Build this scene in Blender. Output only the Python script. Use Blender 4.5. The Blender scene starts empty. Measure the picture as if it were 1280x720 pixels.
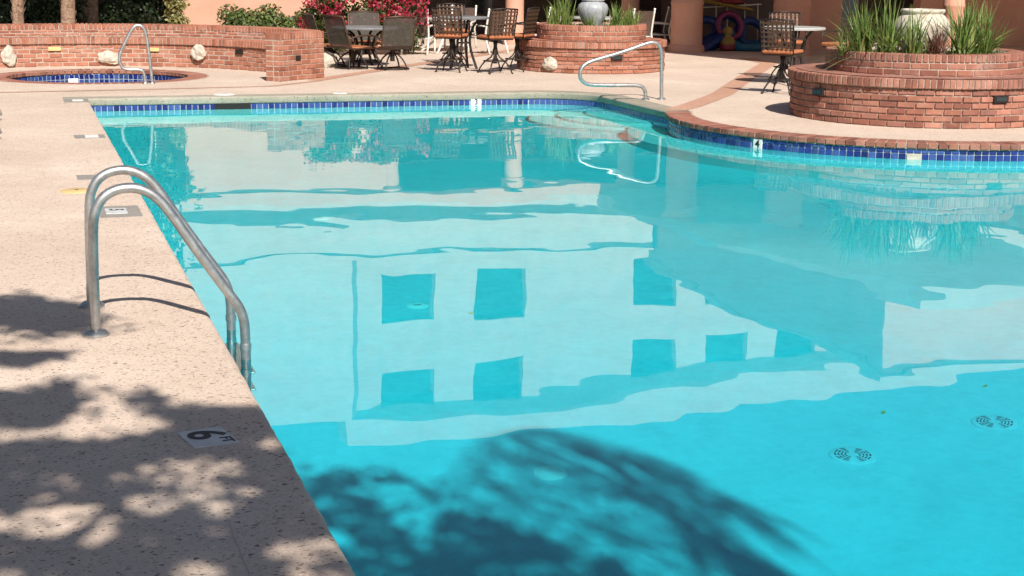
import bpy, bmesh, math, random
from mathutils import Vector, Matrix, noise
from mathutils.geometry import tessellate_polygon
random.seed(7)
PI = math.pi
sc = bpy.context.scene
COL = sc.collection

# ------------------------------------------------------------------ camera
F, CH = 2000.0, 1.8
YAW, PITCH, ROLL = 0.30289, -0.20267, 0.01103
fw = Vector((math.sin(YAW)*math.cos(PITCH), math.cos(YAW)*math.cos(PITCH), math.sin(PITCH)))
rt = Vector((math.cos(YAW), -math.sin(YAW), 0)); up = rt.cross(fw)
r2 = rt*math.cos(ROLL)+up*math.sin(ROLL); u2 = up*math.cos(ROLL)-rt*math.sin(ROLL)
cam = bpy.data.cameras.new('camera'); co = bpy.data.objects.new('camera', cam); COL.objects.link(co)
cam.sensor_width = 36; cam.lens = 36*F/1280; cam.clip_start = .05; cam.clip_end = 2000
m = Matrix((r2, u2, -fw)).transposed().to_4x4(); m.translation = (0, 0, CH); co.matrix_world = m
sc.camera = co

# ------------------------------------------------------------------ world and sun
SUN_EL = 41.0
w = bpy.data.worlds.new('World'); sc.world = w; w.use_nodes = True
nt = w.node_tree; sky = nt.nodes.new('ShaderNodeTexSky'); sky.sky_type = 'NISHITA'; sky.sun_disc = False
sky.sun_elevation = math.radians(SUN_EL); sky.sun_rotation = math.radians(180)
nt.links.new(sky.outputs[0], nt.nodes['Background'].inputs[0]); nt.nodes['Background'].inputs[1].default_value = .05
sl = bpy.data.lights.new('sun', 'SUN'); sl.energy = 5.0; sl.angle = math.radians(.5); sl.color = (1, .955, .88)
so = bpy.data.objects.new('sun', sl); COL.objects.link(so); so.location = (0, -20, 30)
SH = (.03, 1.15)                                   # shadow offset per metre of height
so.rotation_euler = Vector((SH[0], SH[1], -1)).normalized().to_track_quat('-Z', 'Y').to_euler()
sl.cycles.is_caustics_light = True                 # sunlight refracted through the water surface
vs = sc.view_settings
vs.view_transform = 'Standard'; vs.look = 'None'; vs.gamma = 1; vs.exposure = .58; vs.use_curve_mapping = False
cy = sc.cycles
cy.caustics_refractive = True; cy.caustics_reflective = False; cy.use_light_tree = False
cy.max_bounces = 10; cy.transmission_bounces = 6; cy.transparent_max_bounces = 16; cy.diffuse_bounces = 4
cy.use_denoising = True; cy.sample_clamp_indirect = 6

# ------------------------------------------------------------------ helpers
def G(x, y, z=0.0):
    d = fw+r2*((x-640)/F)-u2*((y-360)/F)
    return Vector((0, 0, CH))+d*((z-CH)/d.z)

def tag(o, label=None, cat=None, group=None, kind=None):
    if label: o['label'] = label
    if cat: o['category'] = cat
    if group: o['group'] = group
    if kind: o['kind'] = kind
    return o

def thing(name, label, cat, loc=(0, 0, 0), rz=0, group=None):
    o = bpy.data.objects.new(name, None); COL.objects.link(o)
    o.location = loc; o.rotation_euler = (0, 0, rz); o.empty_display_size = .1
    return tag(o, label, cat, group)

def link(name, me, parent=None, world=False):
    o = bpy.data.objects.new(name, me); COL.objects.link(o)
    if parent is not None:
        o.parent = parent
        if world and parent.parent is None and parent.type == 'EMPTY':
            o.matrix_parent_inverse = Matrix.Translation(-parent.location)
    return o

def dup(root, loc, rz, label=None, group=None):
    r = root.copy(); COL.objects.link(r); r.location = loc; r.rotation_euler = (0, 0, rz)
    if label: r['label'] = label
    if group: r['group'] = group
    for ch in list(root.children):
        c = ch.copy(); COL.objects.link(c); c.parent = r
        for g in list(ch.children):
            d = g.copy(); COL.objects.link(d); d.parent = c
    return r

class MB:
    def __init__(s): s.v = []; s.f = []
    def add(s, v, f):
        n = len(s.v); s.v += [tuple(p) for p in v]; s.f += [tuple(i+n for i in q) for q in f]; return s
    def box(s, c, d, rz=0, M=None, bev=0):
        x, y, z = d[0]/2, d[1]/2, d[2]/2
        if bev:
            b = bev; vv = []
            ff = []
            idx = {}
            for sx in (-1, 1):
                for sy in (-1, 1):
                    for sz in (-1, 1):
                        for ax in range(3):
                            p = [sx*(x-b), sy*(y-b), sz*(z-b)]
                            p[ax] = (sx*x, sy*y, sz*z)[ax]
                            idx[(sx, sy, sz, ax)] = len(vv); vv.append(Vector(p))
            S = (-1, 1)
            for ax in range(3):
                a, b2 = [k for k in range(3) if k != ax]
                for sg in S:
                    q = []
                    for (p1, p2) in ((-1, -1), (1, -1), (1, 1), (-1, 1)):
                        k = [0, 0, 0]; k[ax] = sg; k[a] = p1; k[b2] = p2
                        q.append(idx[(*k, ax)])
                    ff.append(q)
            for ax in range(3):
                a, b2 = [k for k in range(3) if k != ax]
                for p1 in S:
                    for p2 in S:
                        k1 = [0, 0, 0]; k1[ax] = -1; k1[a] = p1; k1[b2] = p2
                        k2 = list(k1); k2[ax] = 1
                        ff.append([idx[(*k1, a)], idx[(*k2, a)], idx[(*k2, b2)], idx[(*k1, b2)]])
            for sx in S:
                for sy in S:
                    for sz in S: ff.append([idx[(sx, sy, sz, k)] for k in range(3)])
        else:
            vv = [Vector((sx*x, sy*y, sz*z)) for sz in (-1, 1) for sx, sy in ((-1, -1), (1, -1), (1, 1), (-1, 1))]
            ff = [(3, 2, 1, 0), (4, 5, 6, 7), (0, 1, 5, 4), (1, 2, 6, 5), (2, 3, 7, 6), (3, 0, 4, 7)]
        R = M if M is not None else Matrix.Rotation(rz, 3, 'Z')
        return s.add([R @ p+Vector(c) for p in vv], ff)
    def tube(s, pts, r, seg=8, closed=False, cap=True, smooth=0):
        P = [Vector(p) for p in pts]
        for _ in range(smooth):
            Q = [P[0]]
            for a, b in zip(P, P[1:]): Q += [a*.75+b*.25, a*.25+b*.75]
            Q.append(P[-1]); P = Q
        n = len(P); rs = r if isinstance(r, (list, tuple)) else None
        vv = []; ff = []; nrm = None
        for i, p in enumerate(P):
            if closed: t = P[(i+1) % n]-P[i-1]
            else: t = P[min(i+1, n-1)]-P[max(i-1, 0)]
            t.normalize()
            if nrm is None:
                nrm = t.orthogonal().normalized()
            else:
                nrm = (nrm-t*nrm.dot(t)); nrm = nrm.normalized() if nrm.length > 1e-6 else t.orthogonal().normalized()
            b = t.cross(nrm)
            if rs:
                k = i/(n-1)*(len(rs)-1); a = int(min(k, len(rs)-2)); rr = rs[a]+(rs[a+1]-rs[a])*(k-a)
            else: rr = r
            vv += [p+(nrm*math.cos(2*PI*j/seg)+b*math.sin(2*PI*j/seg))*rr for j in range(seg)]
        for i in range(n if closed else n-1):
            a = i*seg; c = ((i+1) % n)*seg
            for j in range(seg): ff.append((a+j, a+(j+1) % seg, c+(j+1) % seg, c+j))
        if cap and not closed:
            ff.append(tuple(range(seg-1, -1, -1))); ff.append(tuple(range((n-1)*seg, n*seg)))
        return s.add(vv, ff)
    def lathe(s, prof, c=(0, 0, 0), seg=32, a0=0, a1=2*PI):
        full = abs(a1-a0-2*PI) < 1e-6; n = len(prof); k = seg if full else seg+1
        vv = [(c[0]+r*math.cos(a0+(a1-a0)*j/seg), c[1]+r*math.sin(a0+(a1-a0)*j/seg), c[2]+z) for j in range(k) for r, z in prof]
        ff = [(j*n+i, ((j+1) % k)*n+i, ((j+1) % k)*n+i+1, j*n+i+1) for j in range(seg) for i in range(n-1)]
        return s.add(vv, ff)
    def prism(s, poly, z0, z1):
        n = len(poly); vv = [(x, y, z0) for x, y in poly]+[(x, y, z1) for x, y in poly]
        ff = [tuple(range(n-1, -1, -1)), tuple(range(n, 2*n))]+[(i, (i+1) % n, n+(i+1) % n, n+i) for i in range(n)]
        return s.add(vv, ff)
    def quad(s, a, b, c, d): return s.add([a, b, c, d], [(0, 1, 2, 3)])
    def mesh(s, name, mat, smooth=False):
        me = bpy.data.meshes.new(name); me.from_pydata(s.v, [], s.f); me.materials.append(mat)
        if smooth:
            me.polygons.foreach_set('use_smooth', [True]*len(me.polygons))
            if smooth != 'all': me.set_sharp_from_angle(angle=math.radians(40))
        me.update(); return me
    def build(s, name, mat, parent=None, smooth=False, world=False):
        return link(name, s.mesh(name, mat, smooth), parent, world)

# ------------------------------------------------------------------ materials
class NT:
    def __init__(s, name):
        s.m = bpy.data.materials.new(name); s.m.use_nodes = True; s.n = s.m.node_tree.nodes; s.l = s.m.node_tree.links
        s.p = s.n['Principled BSDF']; s.out = s.n['Material Output']
        s.tc = s.n.new('ShaderNodeTexCoord')
    def node(s, t, **k):
        o = s.n.new(t)
        for a, b in k.items(): setattr(o, a, b)
        return o
    def pos(s, scale=(1, 1, 1), kind='Object'):
        mp = s.node('ShaderNodeMapping'); mp.inputs['Scale'].default_value = scale
        s.l.new(s.tc.outputs[kind], mp.inputs[0]); return mp.outputs[0]
    def noise(s, sc_, det=4, rough=.6, co=None, dist=0):
        o = s.node('ShaderNodeTexNoise'); o.inputs['Scale'].default_value = sc_; o.inputs['Detail'].default_value = det
        o.inputs['Roughness'].default_value = rough; o.inputs['Distortion'].default_value = dist
        s.l.new(co or s.tc.outputs['Object'], o.inputs['Vector']); return o.outputs['Fac']
    def voro(s, sc_, co=None, out='Distance', feat='F1', rnd=1):
        o = s.node('ShaderNodeTexVoronoi', feature=feat); o.inputs['Scale'].default_value = sc_; o.inputs['Randomness'].default_value = rnd
        s.l.new(co or s.tc.outputs['Object'], o.inputs['Vector']); return o.outputs[out]
    def ramp(s, fac, stops):
        o = s.node('ShaderNodeValToRGB'); e = o.color_ramp.elements
        while len(e) < len(stops): e.new(.5)
        for k, (p, c) in zip(e, stops): k.position = p; k.color = (*c, 1) if len(c) == 3 else c
        s.l.new(fac, o.inputs[0]); return o.outputs[0]
    def mix(s, fac, a, b, mode='MIX'):
        o = s.node('ShaderNodeMix', data_type='RGBA', blend_type=mode)
        for i, q in ((0, fac), (6, a), (7, b)):
            if isinstance(q, (int, float)): o.inputs[i].default_value = q
            elif isinstance(q, tuple): o.inputs[i].default_value = (*q, 1)
            else: s.l.new(q, o.inputs[i])
        return o.outputs[2]
    def math(s, op, a, b=0.0, clamp=False):
        o = s.node('ShaderNodeMath', operation=op, use_clamp=clamp)
        for i, q in ((0, a), (1, b)):
            if isinstance(q, (int, float)): o.inputs[i].default_value = q
            else: s.l.new(q, o.inputs[i])
        return o.outputs[0]
    def rnd(s): return s.node('ShaderNodeObjectInfo').outputs['Random']
    def bump(s, h, strength=.3, dist=.01):
        o = s.node('ShaderNodeBump'); o.inputs['Strength'].default_value = strength; o.inputs['Distance'].default_value = dist
        s.l.new(h, o.inputs['Height']); s.l.new(o.outputs[0], s.p.inputs['Normal'])
    def col(s, c):
        if isinstance(c, tuple): s.p.inputs['Base Color'].default_value = (*c, 1)
        else: s.l.new(c, s.p.inputs['Base Color'])
        return s
    def set(s, rough=.8, metal=0, spec=None):
        s.p.inputs['Roughness'].default_value = rough; s.p.inputs['Metallic'].default_value = metal
        if spec is not None: s.p.inputs['Specular IOR Level'].default_value = spec
        return s

MT = {}
def simple(name, c, rough=.7, metal=0, var=.15, nscale=8, bump=0):
    t = NT(name); n = t.noise(nscale, 5)
    t.col(t.mix(1, c, t.ramp(n, [(.25, (1-var*2,)*3), (.75, (1+var,)*3)]), 'MULTIPLY')).set(rough, metal)
    if bump: t.bump(n, bump, .01)
    MT[name] = t.m; return t.m

# exposed aggregate concrete
def concrete(name, tint, stain):
    t = NT(name)
    geo = t.node('ShaderNodeNewGeometry').outputs['Position']
    big = t.noise(.55, 5, .6, geo); mid = t.noise(3.2, 6, .65, geo); fine = t.noise(70, 3, .6, geo)
    base = t.ramp(big, [(.3, (.47, .36, .29)), (.55, (.545, .43, .355)), (.75, (.62, .515, .44))])
    base = t.mix(t.math('MULTIPLY', t.ramp(mid, [(.45, (0, 0, 0)), (.75, (1, 1, 1))]), .35), base, (.43, .31, .24))
    wp = t.node('ShaderNodeMix', data_type='VECTOR'); nz = t.node('ShaderNodeTexNoise'); nz.inputs['Scale'].default_value = 40; t.l.new(geo, nz.inputs['Vector'])
    wv = t.node('ShaderNodeVectorMath', operation='MULTIPLY_ADD'); t.l.new(nz.outputs['Color'], wv.inputs[0]); wv.inputs[1].default_value = (.03, .03, .03); t.l.new(geo, wv.inputs[2])
    c = base; hgt = t.math('MULTIPLY', fine, .35)
    for (sx, sy, rot, thr, radius, amt, cols) in ((36, 56, .35, .68, .42, .85, [(0, (.10, .075, .065)), (.5, (.20, .13, .105)), (.8, (.40, .27, .21)), (1, (.62, .52, .45))]),
                                             (66, 92, -.3, .52, .43, .75, [(0, (.13, .09, .075)), (.45, (.28, .19, .15)), (.75, (.50, .39, .32)), (1, (.74, .64, .56))]),
                                             (120, 150, .1, .45, .42, .6, [(0, (.17, .12, .10)), (.5, (.36, .26, .21)), (1, (.78, .68, .60))])):
        st = t.node('ShaderNodeMapping'); st.inputs['Scale'].default_value = (sx, sy, 40); st.inputs['Rotation'].default_value = (0, 0, rot); t.l.new(wv.outputs[0], st.inputs[0])
        v = t.voro(1.0, st.outputs[0]); sel = t.node('ShaderNodeSeparateColor'); t.l.new(t.voro(1.0, st.outputs[0], 'Color'), sel.inputs[0])
        patch = t.math('MULTIPLY', mid, .35)
        spot = t.math('MULTIPLY', t.math('LESS_THAN', v, t.math('MULTIPLY', t.math('ADD', sel.outputs[2], .35), radius*.75)), t.math('GREATER_THAN', t.math('ADD', sel.outputs[0], patch), thr+.17))
        c = t.mix(t.math('MULTIPLY', spot, amt), c, t.ramp(sel.outputs[1], cols)); hgt = t.math('SUBTRACT', hgt, t.math('MULTIPLY', spot, .3))
    c = t.mix(t.math('MULTIPLY', fine, .5), c, t.mix(1, c, (1.25, 1.22, 1.2), 'MULTIPLY'))
    c = t.mix(1, c, tint, 'MULTIPLY')
    if stain:
        c = t.mix(t.math('MULTIPLY', t.ramp(t.noise(2.2, 5, .7, geo), [(.35, (0, 0, 0)), (.65, (1, 1, 1))]), .8), c, t.mix(1, c, stain, 'MULTIPLY'))
    t.col(c).set(.75, 0, .3)
    t.bump(hgt, .6, .006)
    MT[name] = t.m
concrete('deck', (1.07, 1.08, 1.06), None)
concrete('coping', (1.07, 1.08, 1.06), None)
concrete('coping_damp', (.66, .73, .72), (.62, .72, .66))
concrete('band', (.92, .68, .58), (.88, .84, .84))

def brick_mat(name, stops):
    t = NT(name); r = t.rnd()
    geo = t.node('ShaderNodeNewGeometry').outputs['Position']
    n = t.noise(9, 5, .65, geo); n2 = t.noise(55, 4, .6, geo)
    c = t.ramp(r, stops)
    c = t.mix(1, c, t.ramp(n, [(.25, (.72, .7, .7)), (.55, (1, 1, 1)), (.8, (1.2, 1.22, 1.25))]), 'MULTIPLY')
    pale = t.ramp(t.noise(3.1, 5, .7, geo), [(.52, (0, 0, 0)), (.75, (1, 1, 1))])
    c = t.mix(t.math('MULTIPLY', pale, .35), c, (.55, .40, .33))
    c = t.mix(t.math('MULTIPLY', n2, .3), c, t.mix(1, c, (.7, .65, .65), 'MULTIPLY'))
    t.col(c).set(.88, 0, .2); t.bump(t.math('ADD', n2, n), .5, .006); MT[name] = t.m
brick_mat('brick', [(0, (.19, .075, .055)), (.25, (.28, .115, .08)), (.6, (.335, .145, .10)), (.85, (.39, .18, .13)), (1, (.24, .11, .085))])
brick_mat('brick_orange', [(0, (.25, .095, .06)), (.35, (.34, .135, .085)), (.75, (.41, .175, .115)), (1, (.36, .175, .125))])
simple('mortar', (.42, .325, .26), .95, 0, .2, 30, .4)
simple('soil', (.09, .06, .045), .95, 0, .4, 20, .6)

t = NT('plaster'); n = t.noise(.8, 5); n2 = t.noise(14, 6, .7); n3 = t.noise(3.3, 6, .7)  # aqua floor beside white walls: water's light absorption painted into the plaster
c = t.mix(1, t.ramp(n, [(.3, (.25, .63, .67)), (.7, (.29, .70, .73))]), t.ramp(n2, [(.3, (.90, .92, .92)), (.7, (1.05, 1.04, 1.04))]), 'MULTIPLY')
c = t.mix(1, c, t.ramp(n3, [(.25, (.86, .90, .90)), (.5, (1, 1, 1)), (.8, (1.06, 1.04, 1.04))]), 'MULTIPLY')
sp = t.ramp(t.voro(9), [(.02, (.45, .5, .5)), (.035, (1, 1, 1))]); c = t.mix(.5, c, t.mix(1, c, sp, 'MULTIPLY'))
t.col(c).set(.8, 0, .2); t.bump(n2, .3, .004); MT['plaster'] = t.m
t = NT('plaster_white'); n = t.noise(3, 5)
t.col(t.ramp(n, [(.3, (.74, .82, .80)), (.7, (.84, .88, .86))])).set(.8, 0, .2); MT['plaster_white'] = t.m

def tile_mat(name, stops, rough=.12):
    t = NT(name); r = t.rnd(); geo = t.node('ShaderNodeNewGeometry').outputs['Position']
    c = t.ramp(r, stops); n = t.noise(38, 3, .6, geo)
    t.col(t.mix(1, c, t.ramp(n, [(.3, (.7, .75, .85)), (.7, (1.35, 1.3, 1.2))]), 'MULTIPLY')).set(rough); t.bump(n, .15, .004); MT[name] = t.m
tile_mat('tile', [(0, (.010, .014, .085)), (.3, (.014, .024, .15)), (.6, (.022, .045, .20)), (.85, (.05, .09, .26)), (1, (.03, .05, .14))])
simple('drain_cover', (.40, .70, .73), .6, 0, .1, 20)
simple('grout', (.33, .38, .44), .9, 0, .12, 40)
simple('white_tile', (.72, .72, .68), .3, 0, .05, 20)
simple('black', (.012, .012, .013), .6, 0, .1, 20)
simple('dark_void', (.010, .010, .010), .9, 0, .1, 20)

t = NT('steel'); n = t.noise(22, 5, .65); mp = t.pos((3, 3, 160)); n2 = t.noise(1.0, 3, .6, mp)
t.col(t.ramp(n, [(.3, (.34, .34, .335)), (.6, (.48, .48, .47)), (.8, (.56, .555, .54))])).set(.3, .85)
rr = t.math('ADD', t.math('MULTIPLY', n, .28), .27); t.l.new(rr, t.p.inputs['Roughness']); t.bump(n2, .06, .002); MT['steel'] = t.m
simple('steel_wet', (.30, .36, .36), .25, .9, .15, 20)

t = NT('stucco'); geo = t.node('ShaderNodeNewGeometry').outputs['Position']; n = t.noise(1.1, 6, .65, geo); n2 = t.noise(40, 4, .6, geo)
t.col(t.mix(1, t.ramp(n, [(.3, (.52, .265, .185)), (.7, (.60, .335, .245))]), t.ramp(n2, [(.3, (.9, .9, .9)), (.7, (1.05, 1.05, 1.05))]), 'MULTIPLY')).set(.92, 0, .15); t.bump(n2, .4, .006); MT['stucco'] = t.m
simple('stucco_pale', (.46, .37, .31), .92, 0, .08, 3, .2)
simple('stucco_tower', (.45, .34, .28), .92, 0, .08, 2, .2)
simple('glass_dark', (.02, .03, .035), .08, 0, .1, 3)
simple('frame_shade_brown', (.10, .06, .045), .6, 0, .1, 10)  # frame brown, also standing in for shade on rear walls and backdrop
simple('iron', (.035, .026, .022), .5, .5, .3, 30, .2)
simple('bronze', (.10, .055, .035), .45, .4, .3, 30, .2)
simple('white_metal', (.66, .62, .55), .45, 0, .12, 15)
simple('table_top', (.19, .195, .20), .4, 0, .15, 12)
simple('table_white', (.40, .40, .39), .45, 0, .1, 12)
simple('cushion', (.40, .135, .055), .9, 0, .25, 14, .3)
simple('grey_frame', (.42, .41, .39), .6, 0, .15, 12)
def sling(name, c, transp):
    t = NT(name); t.col(t.mix(1, c, t.ramp(t.noise(30, 3), [(.3, (.75,)*3), (.7, (1.25,)*3)]), 'MULTIPLY')).set(.8)
    tr = t.node('ShaderNodeBsdfTransparent'); mx = t.node('ShaderNodeMixShader'); mx.inputs[0].default_value = transp
    t.l.new(t.p.outputs[0], mx.inputs[1]); t.l.new(tr.outputs[0], mx.inputs[2]); t.l.new(mx.outputs[0], t.out.inputs[0]); MT[name] = t.m
sling('sling_grey', (.055, .044, .036), .16)
sling('sling_brown', (.075, .045, .032), .10)
t = NT('urn_grey'); mp = t.pos((6, 6, 1.6)); n = t.noise(2.2, 6, .7, mp); n2 = t.noise(30, 5)
t.col(t.mix(1, t.ramp(n, [(.3, (.20, .215, .235)), (.55, (.33, .34, .355)), (.75, (.52, .51, .50))]), t.ramp(n2, [(.3, (.8,)*3), (.7, (1.1,)*3)]), 'MULTIPLY')).set(.42); MT['urn_grey'] = t.m
t = NT('urn_cream'); n = t.noise(7, 6, .7); n2 = t.noise(40, 5)
t.col(t.mix(1, t.ramp(n, [(.32, (.26, .20, .15)), (.46, (.52, .45, .36)), (.7, (.66, .60, .50))]), t.ramp(n2, [(.3, (.8,)*3), (.7, (1.1,)*3)]), 'MULTIPLY')).set(.75); t.bump(n, .4, .01); MT['urn_cream'] = t.m
simple('stone', (.52, .46, .38), .9, 0, .25, 9, .6)
simple('bark', (.15, .105, .075), .95, 0, .4, 14, .8)
t = NT('palm_trunk'); mp = t.pos((5, 5, 11)); n = t.noise(2.2, 6, .75, mp, 1.2)
t.col(t.ramp(n, [(.3, (.16, .085, .055)), (.55, (.38, .24, .16)), (.75, (.55, .38, .27))])).set(.95); t.bump(n, 1, .04); MT['palm_trunk'] = t.m
def leaf_mat(name, stops, transl=.25, scale=5.0):
    t = NT(name); geo = t.node('ShaderNodeNewGeometry'); n = t.noise(scale, 4, .7, geo.outputs['Position'])
    o = t.node('ShaderNodeMath', operation='ADD'); t.l.new(n, o.inputs[0]); sub = t.math('MULTIPLY', t.math('SUBTRACT', geo.outputs['Random Per Island'], .5), .7)
    t.l.new(sub, o.inputs[1]); c = t.ramp(o.outputs[0], stops); t.col(c).set(.5)
    tl = t.node('ShaderNodeBsdfTranslucent'); t.l.new(c, tl.inputs[0]); mx = t.node('ShaderNodeMixShader'); mx.inputs[0].default_value = transl
    t.l.new(t.p.outputs[0], mx.inputs[1]); t.l.new(tl.outputs[0], mx.inputs[2]); t.l.new(mx.outputs[0], t.out.inputs[0]); MT[name] = t.m
leaf_mat('leaf', [(.1, (.018, .035, .010)), (.5, (.055, .095, .025)), (.9, (.13, .17, .05))])
leaf_mat('leaf_dark', [(.1, (.008, .016, .006)), (.5, (.022, .042, .014)), (.9, (.05, .075, .025))])
leaf_mat('hedge', [(.1, (.03, .05, .012)), (.5, (.085, .125, .03)), (.9, (.20, .23, .07))])
leaf_mat('shrub_yellow', [(.1, (.10, .10, .03)), (.5, (.22, .20, .06)), (.9, (.42, .36, .16))])
leaf_mat('bract', [(.1, (.14, .006, .018)), (.5, (.32, .012, .035)), (.9, (.48, .05, .08))], .25)
leaf_mat('grass', [(.05, (.06, .10, .02)), (.45, (.14, .22, .045)), (.8, (.24, .31, .08)), (1, (.42, .38, .14))], .3)
leaf_mat('grass_red', [(.1, (.07, .03, .02)), (.5, (.16, .06, .045)), (.9, (.28, .15, .09))], .25)
leaf_mat('frond', [(.1, (.03, .055, .015)), (.5, (.07, .11, .03)), (.9, (.14, .18, .06))])
for nm, c in (('toy_blue', (.008, .03, .15)), ('toy_aqua', (.012, .11, .18)), ('toy_yellow', (.28, .18, .03)), ('toy_red', (.22, .02, .03)), ('toy_pink', (.2, .02, .08)), ('lid_yellow', (.66, .46, .20)), ('lid_white', (.74, .72, .68)), ('plate_grey', (.30, .27, .24)), ('plate_white', (.55, .55, .54)), ('fallen', (.75, .45, .06))):
    simple(nm, c, .5, 0, .1, 12)

# water: clear dielectric with tinted transmission
t = NT('water'); t.p.inputs['Transmission Weight'].default_value = 1; t.p.inputs['IOR'].default_value = 1.33; t.p.inputs['Roughness'].default_value = 0
# depth absorption painted into the tint: paler over the shallow far end
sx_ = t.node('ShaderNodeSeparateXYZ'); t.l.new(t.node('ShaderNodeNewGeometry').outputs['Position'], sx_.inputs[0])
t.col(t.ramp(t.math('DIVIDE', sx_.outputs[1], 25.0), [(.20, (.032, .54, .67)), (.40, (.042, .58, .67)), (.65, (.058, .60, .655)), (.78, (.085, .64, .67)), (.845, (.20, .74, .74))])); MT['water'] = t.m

# ------------------------------------------------------------------ pool outline
WZ = -.165                                  # water level
XL, YF, XR, YN = .91, 21.12, 7.62, -1.0
PC, PR = Vector((10.22, 16.85)), 2.90       # peninsula
XE = 12.6
a_end = math.acos((XR-PC.x)/PR)             # cusp angle
ysp = PC.y+PR*math.sin(a_end)
a_beg = -math.acos((XE-PC.x)/PR)
segA = [(XL, YN), (XE, YN), (XE, PC.y+PR*math.sin(a_beg))]
NARC = 96
arc = []
for i in range(1, NARC+1):
    a = a_beg+(a_end-2*PI-a_beg)*i/NARC
    arc.append((PC.x+PR*math.cos(a), PC.y+PR*math.sin(a)))
RC = .8
corner = [(XR-RC+RC*math.cos(a), YF-RC+RC*math.sin(a)) for a in [PI/2*i/10 for i in range(11)]]
outline = segA+arc+corner+[(XL, YF)]

SPA, SR = Vector((1.25, 25.02)), 1.34
spa_c = [(SPA.x+SR*math.cos(2*PI*i/64), SPA.y+SR*math.sin(2*PI*i/64)) for i in range(64)]

def offset(poly, d):
    n = len(poly); out = []
    for i in range(n):
        p0, p1, p2 = (Vector(poly[(i+k) % n]) for k in (-1, 0, 1))
        t1 = (p1-p0).normalized(); t2 = (p2-p1).normalized()
        n1 = Vector((t1.y, -t1.x)); n2 = Vector((t2.y, -t2.x))   # outward for a CCW outline
        b = (n1+n2); b = b/max(.35, b.length_squared/2)
        out.append((p1.x+b.x*d, p1.y+b.y*d))
    return out

def sheet(name, outer, holes, z, mat):
    polys = [[Vector((x, y, 0)) for x, y in outer]]+[[Vector((x, y, 0)) for x, y in h] for h in holes]
    tri = tessellate_polygon(polys); flat = [p for q in polys for p in q]
    mb = MB(); mb.add([(p.x, p.y, z) for p in flat], [t_ for t_ in tri])
    bm = bmesh.new(); me = mb.mesh(name, mat); bm.from_mesh(me)
    bmesh.ops.recalc_face_normals(bm, faces=bm.faces)
    if sum(f.normal.z for f in bm.faces) < 0: bmesh.ops.reverse_faces(bm, faces=bm.faces)
    bm.to_mesh(me); bm.free()
    return link(name, me)

CW = .30
hole = [p for p in offset(outline, CW)]
# the offset outline folds at the cusp of the coping: keep the plain miter points only
tag(sheet('ground', [(-90, -60), (120, -60), (120, 160), (-90, 160)], [hole, spa_c], 0, MT['deck']), kind='structure')

# concrete coping on the straight sides (rounded nose), swept along part of the outline
def coping(name, pts, nrm_out, mat, th=1.0):
    prof = [(CW+.01, .0), (.03, .002), (.012, -.004), (.0, -.018), (0, -.046), (.008, -.058), (.03, -.06), (.09, -.06)]
    mb = MB(); n = len(prof); vv = []
    for (x, y), (nx, ny) in zip(pts, nrm_out): vv += [(x+nx*d, y+ny*d, z*(th if z < -.02 else 1)+.002) for d, z in prof]
    ff = [(i*n+j, i*n+j+1, (i+1)*n+j+1, (i+1)*n+j) for i in range(len(pts)-1) for j in range(n-1)]
    mb.add(vv, ff); return mb.build(name, mat, None, True)
sub = lambda a, b, k: [(a[0]+(b[0]-a[0])*i/k, a[1]+(b[1]-a[1])*i/k) for i in range(k+1)]
def wob(pts, nr):                            # slightly chipped, uneven edge
    return [(x+nx*.006*noise.noise((x*9, y*9, 1)), y+ny*.006*noise.noise((x*9, y*9, 1))) for (x, y), (nx, ny) in zip(pts, nr)]
pl = sub((XL, YF), (XL, YN), 420); tag(coping('left_coping', wob(pl, [(-1, 0)]*len(pl)), [(-1+0*p[0], max(0, (p[1]-YF+.0001)*0)) for p in pl], MT['coping']), kind='structure')
pf = [(XR, ysp+.02), (XR, YF-RC)]+corner[1:]
nf = [(1, 0), (1, 0)]+[(math.cos(PI/2*i/10), math.sin(PI/2*i/10)) for i in range(1, 11)]
far = sub((XR-RC, YF), (XL-CW, YF), 120)[1:]
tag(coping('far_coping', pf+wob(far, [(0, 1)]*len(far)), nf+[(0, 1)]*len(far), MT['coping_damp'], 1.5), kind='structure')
tag(coping('right_coping', [(XE, YN), (XE, PC.y+PR*math.sin(a_beg))], [(1, 0)]*2, MT['coping']), kind='structure')
tag(coping('near_coping', [(XL-CW, YN), (XE+CW, YN)], [(0, -1)]*2, MT['coping']), kind='structure')

# basin
mb = MB(); wo = offset(outline, .035); n = len(wo)
mb.add([(x, y, -.05) for x, y in wo]+[(x, y, -2.3) for x, y in wo], [(i, (i+1) % n, n+(i+1) % n, n+i) for i in range(n)])
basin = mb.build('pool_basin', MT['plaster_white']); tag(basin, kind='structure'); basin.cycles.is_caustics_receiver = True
def floor_z(y):
    k = [(-3, -2.02), (7.2, -2.0), (11.6, -1.69), (15.6, -1.38), (20, -1.09), (23, -1.09)]
    for (a, za), (b, zb) in zip(k, k[1:]):
        if y <= b: return za+(zb-za)*(y-a)/(b-a)
    return -1.09
mb = MB(); ys = [-1.2+.45*i for i in range(51)]
# floor with a coved edge under the far wall
mb.add([(x, y, floor_z(y)+(.25*max(0, (y-20.65)/.45)**2 if y > 20.65 else 0)) for y in ys for x in (XL-.1, 7.0, XE+.1)], [(i*3+j, i*3+j+1, i*3+j+4, i*3+j+3) for i in range(50) for j in range(2)])
fl = mb.build('pool_floor', MT['plaster'], None, 'all'); tag(fl, kind='structure'); fl.cycles.is_caustics_receiver = True
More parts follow.
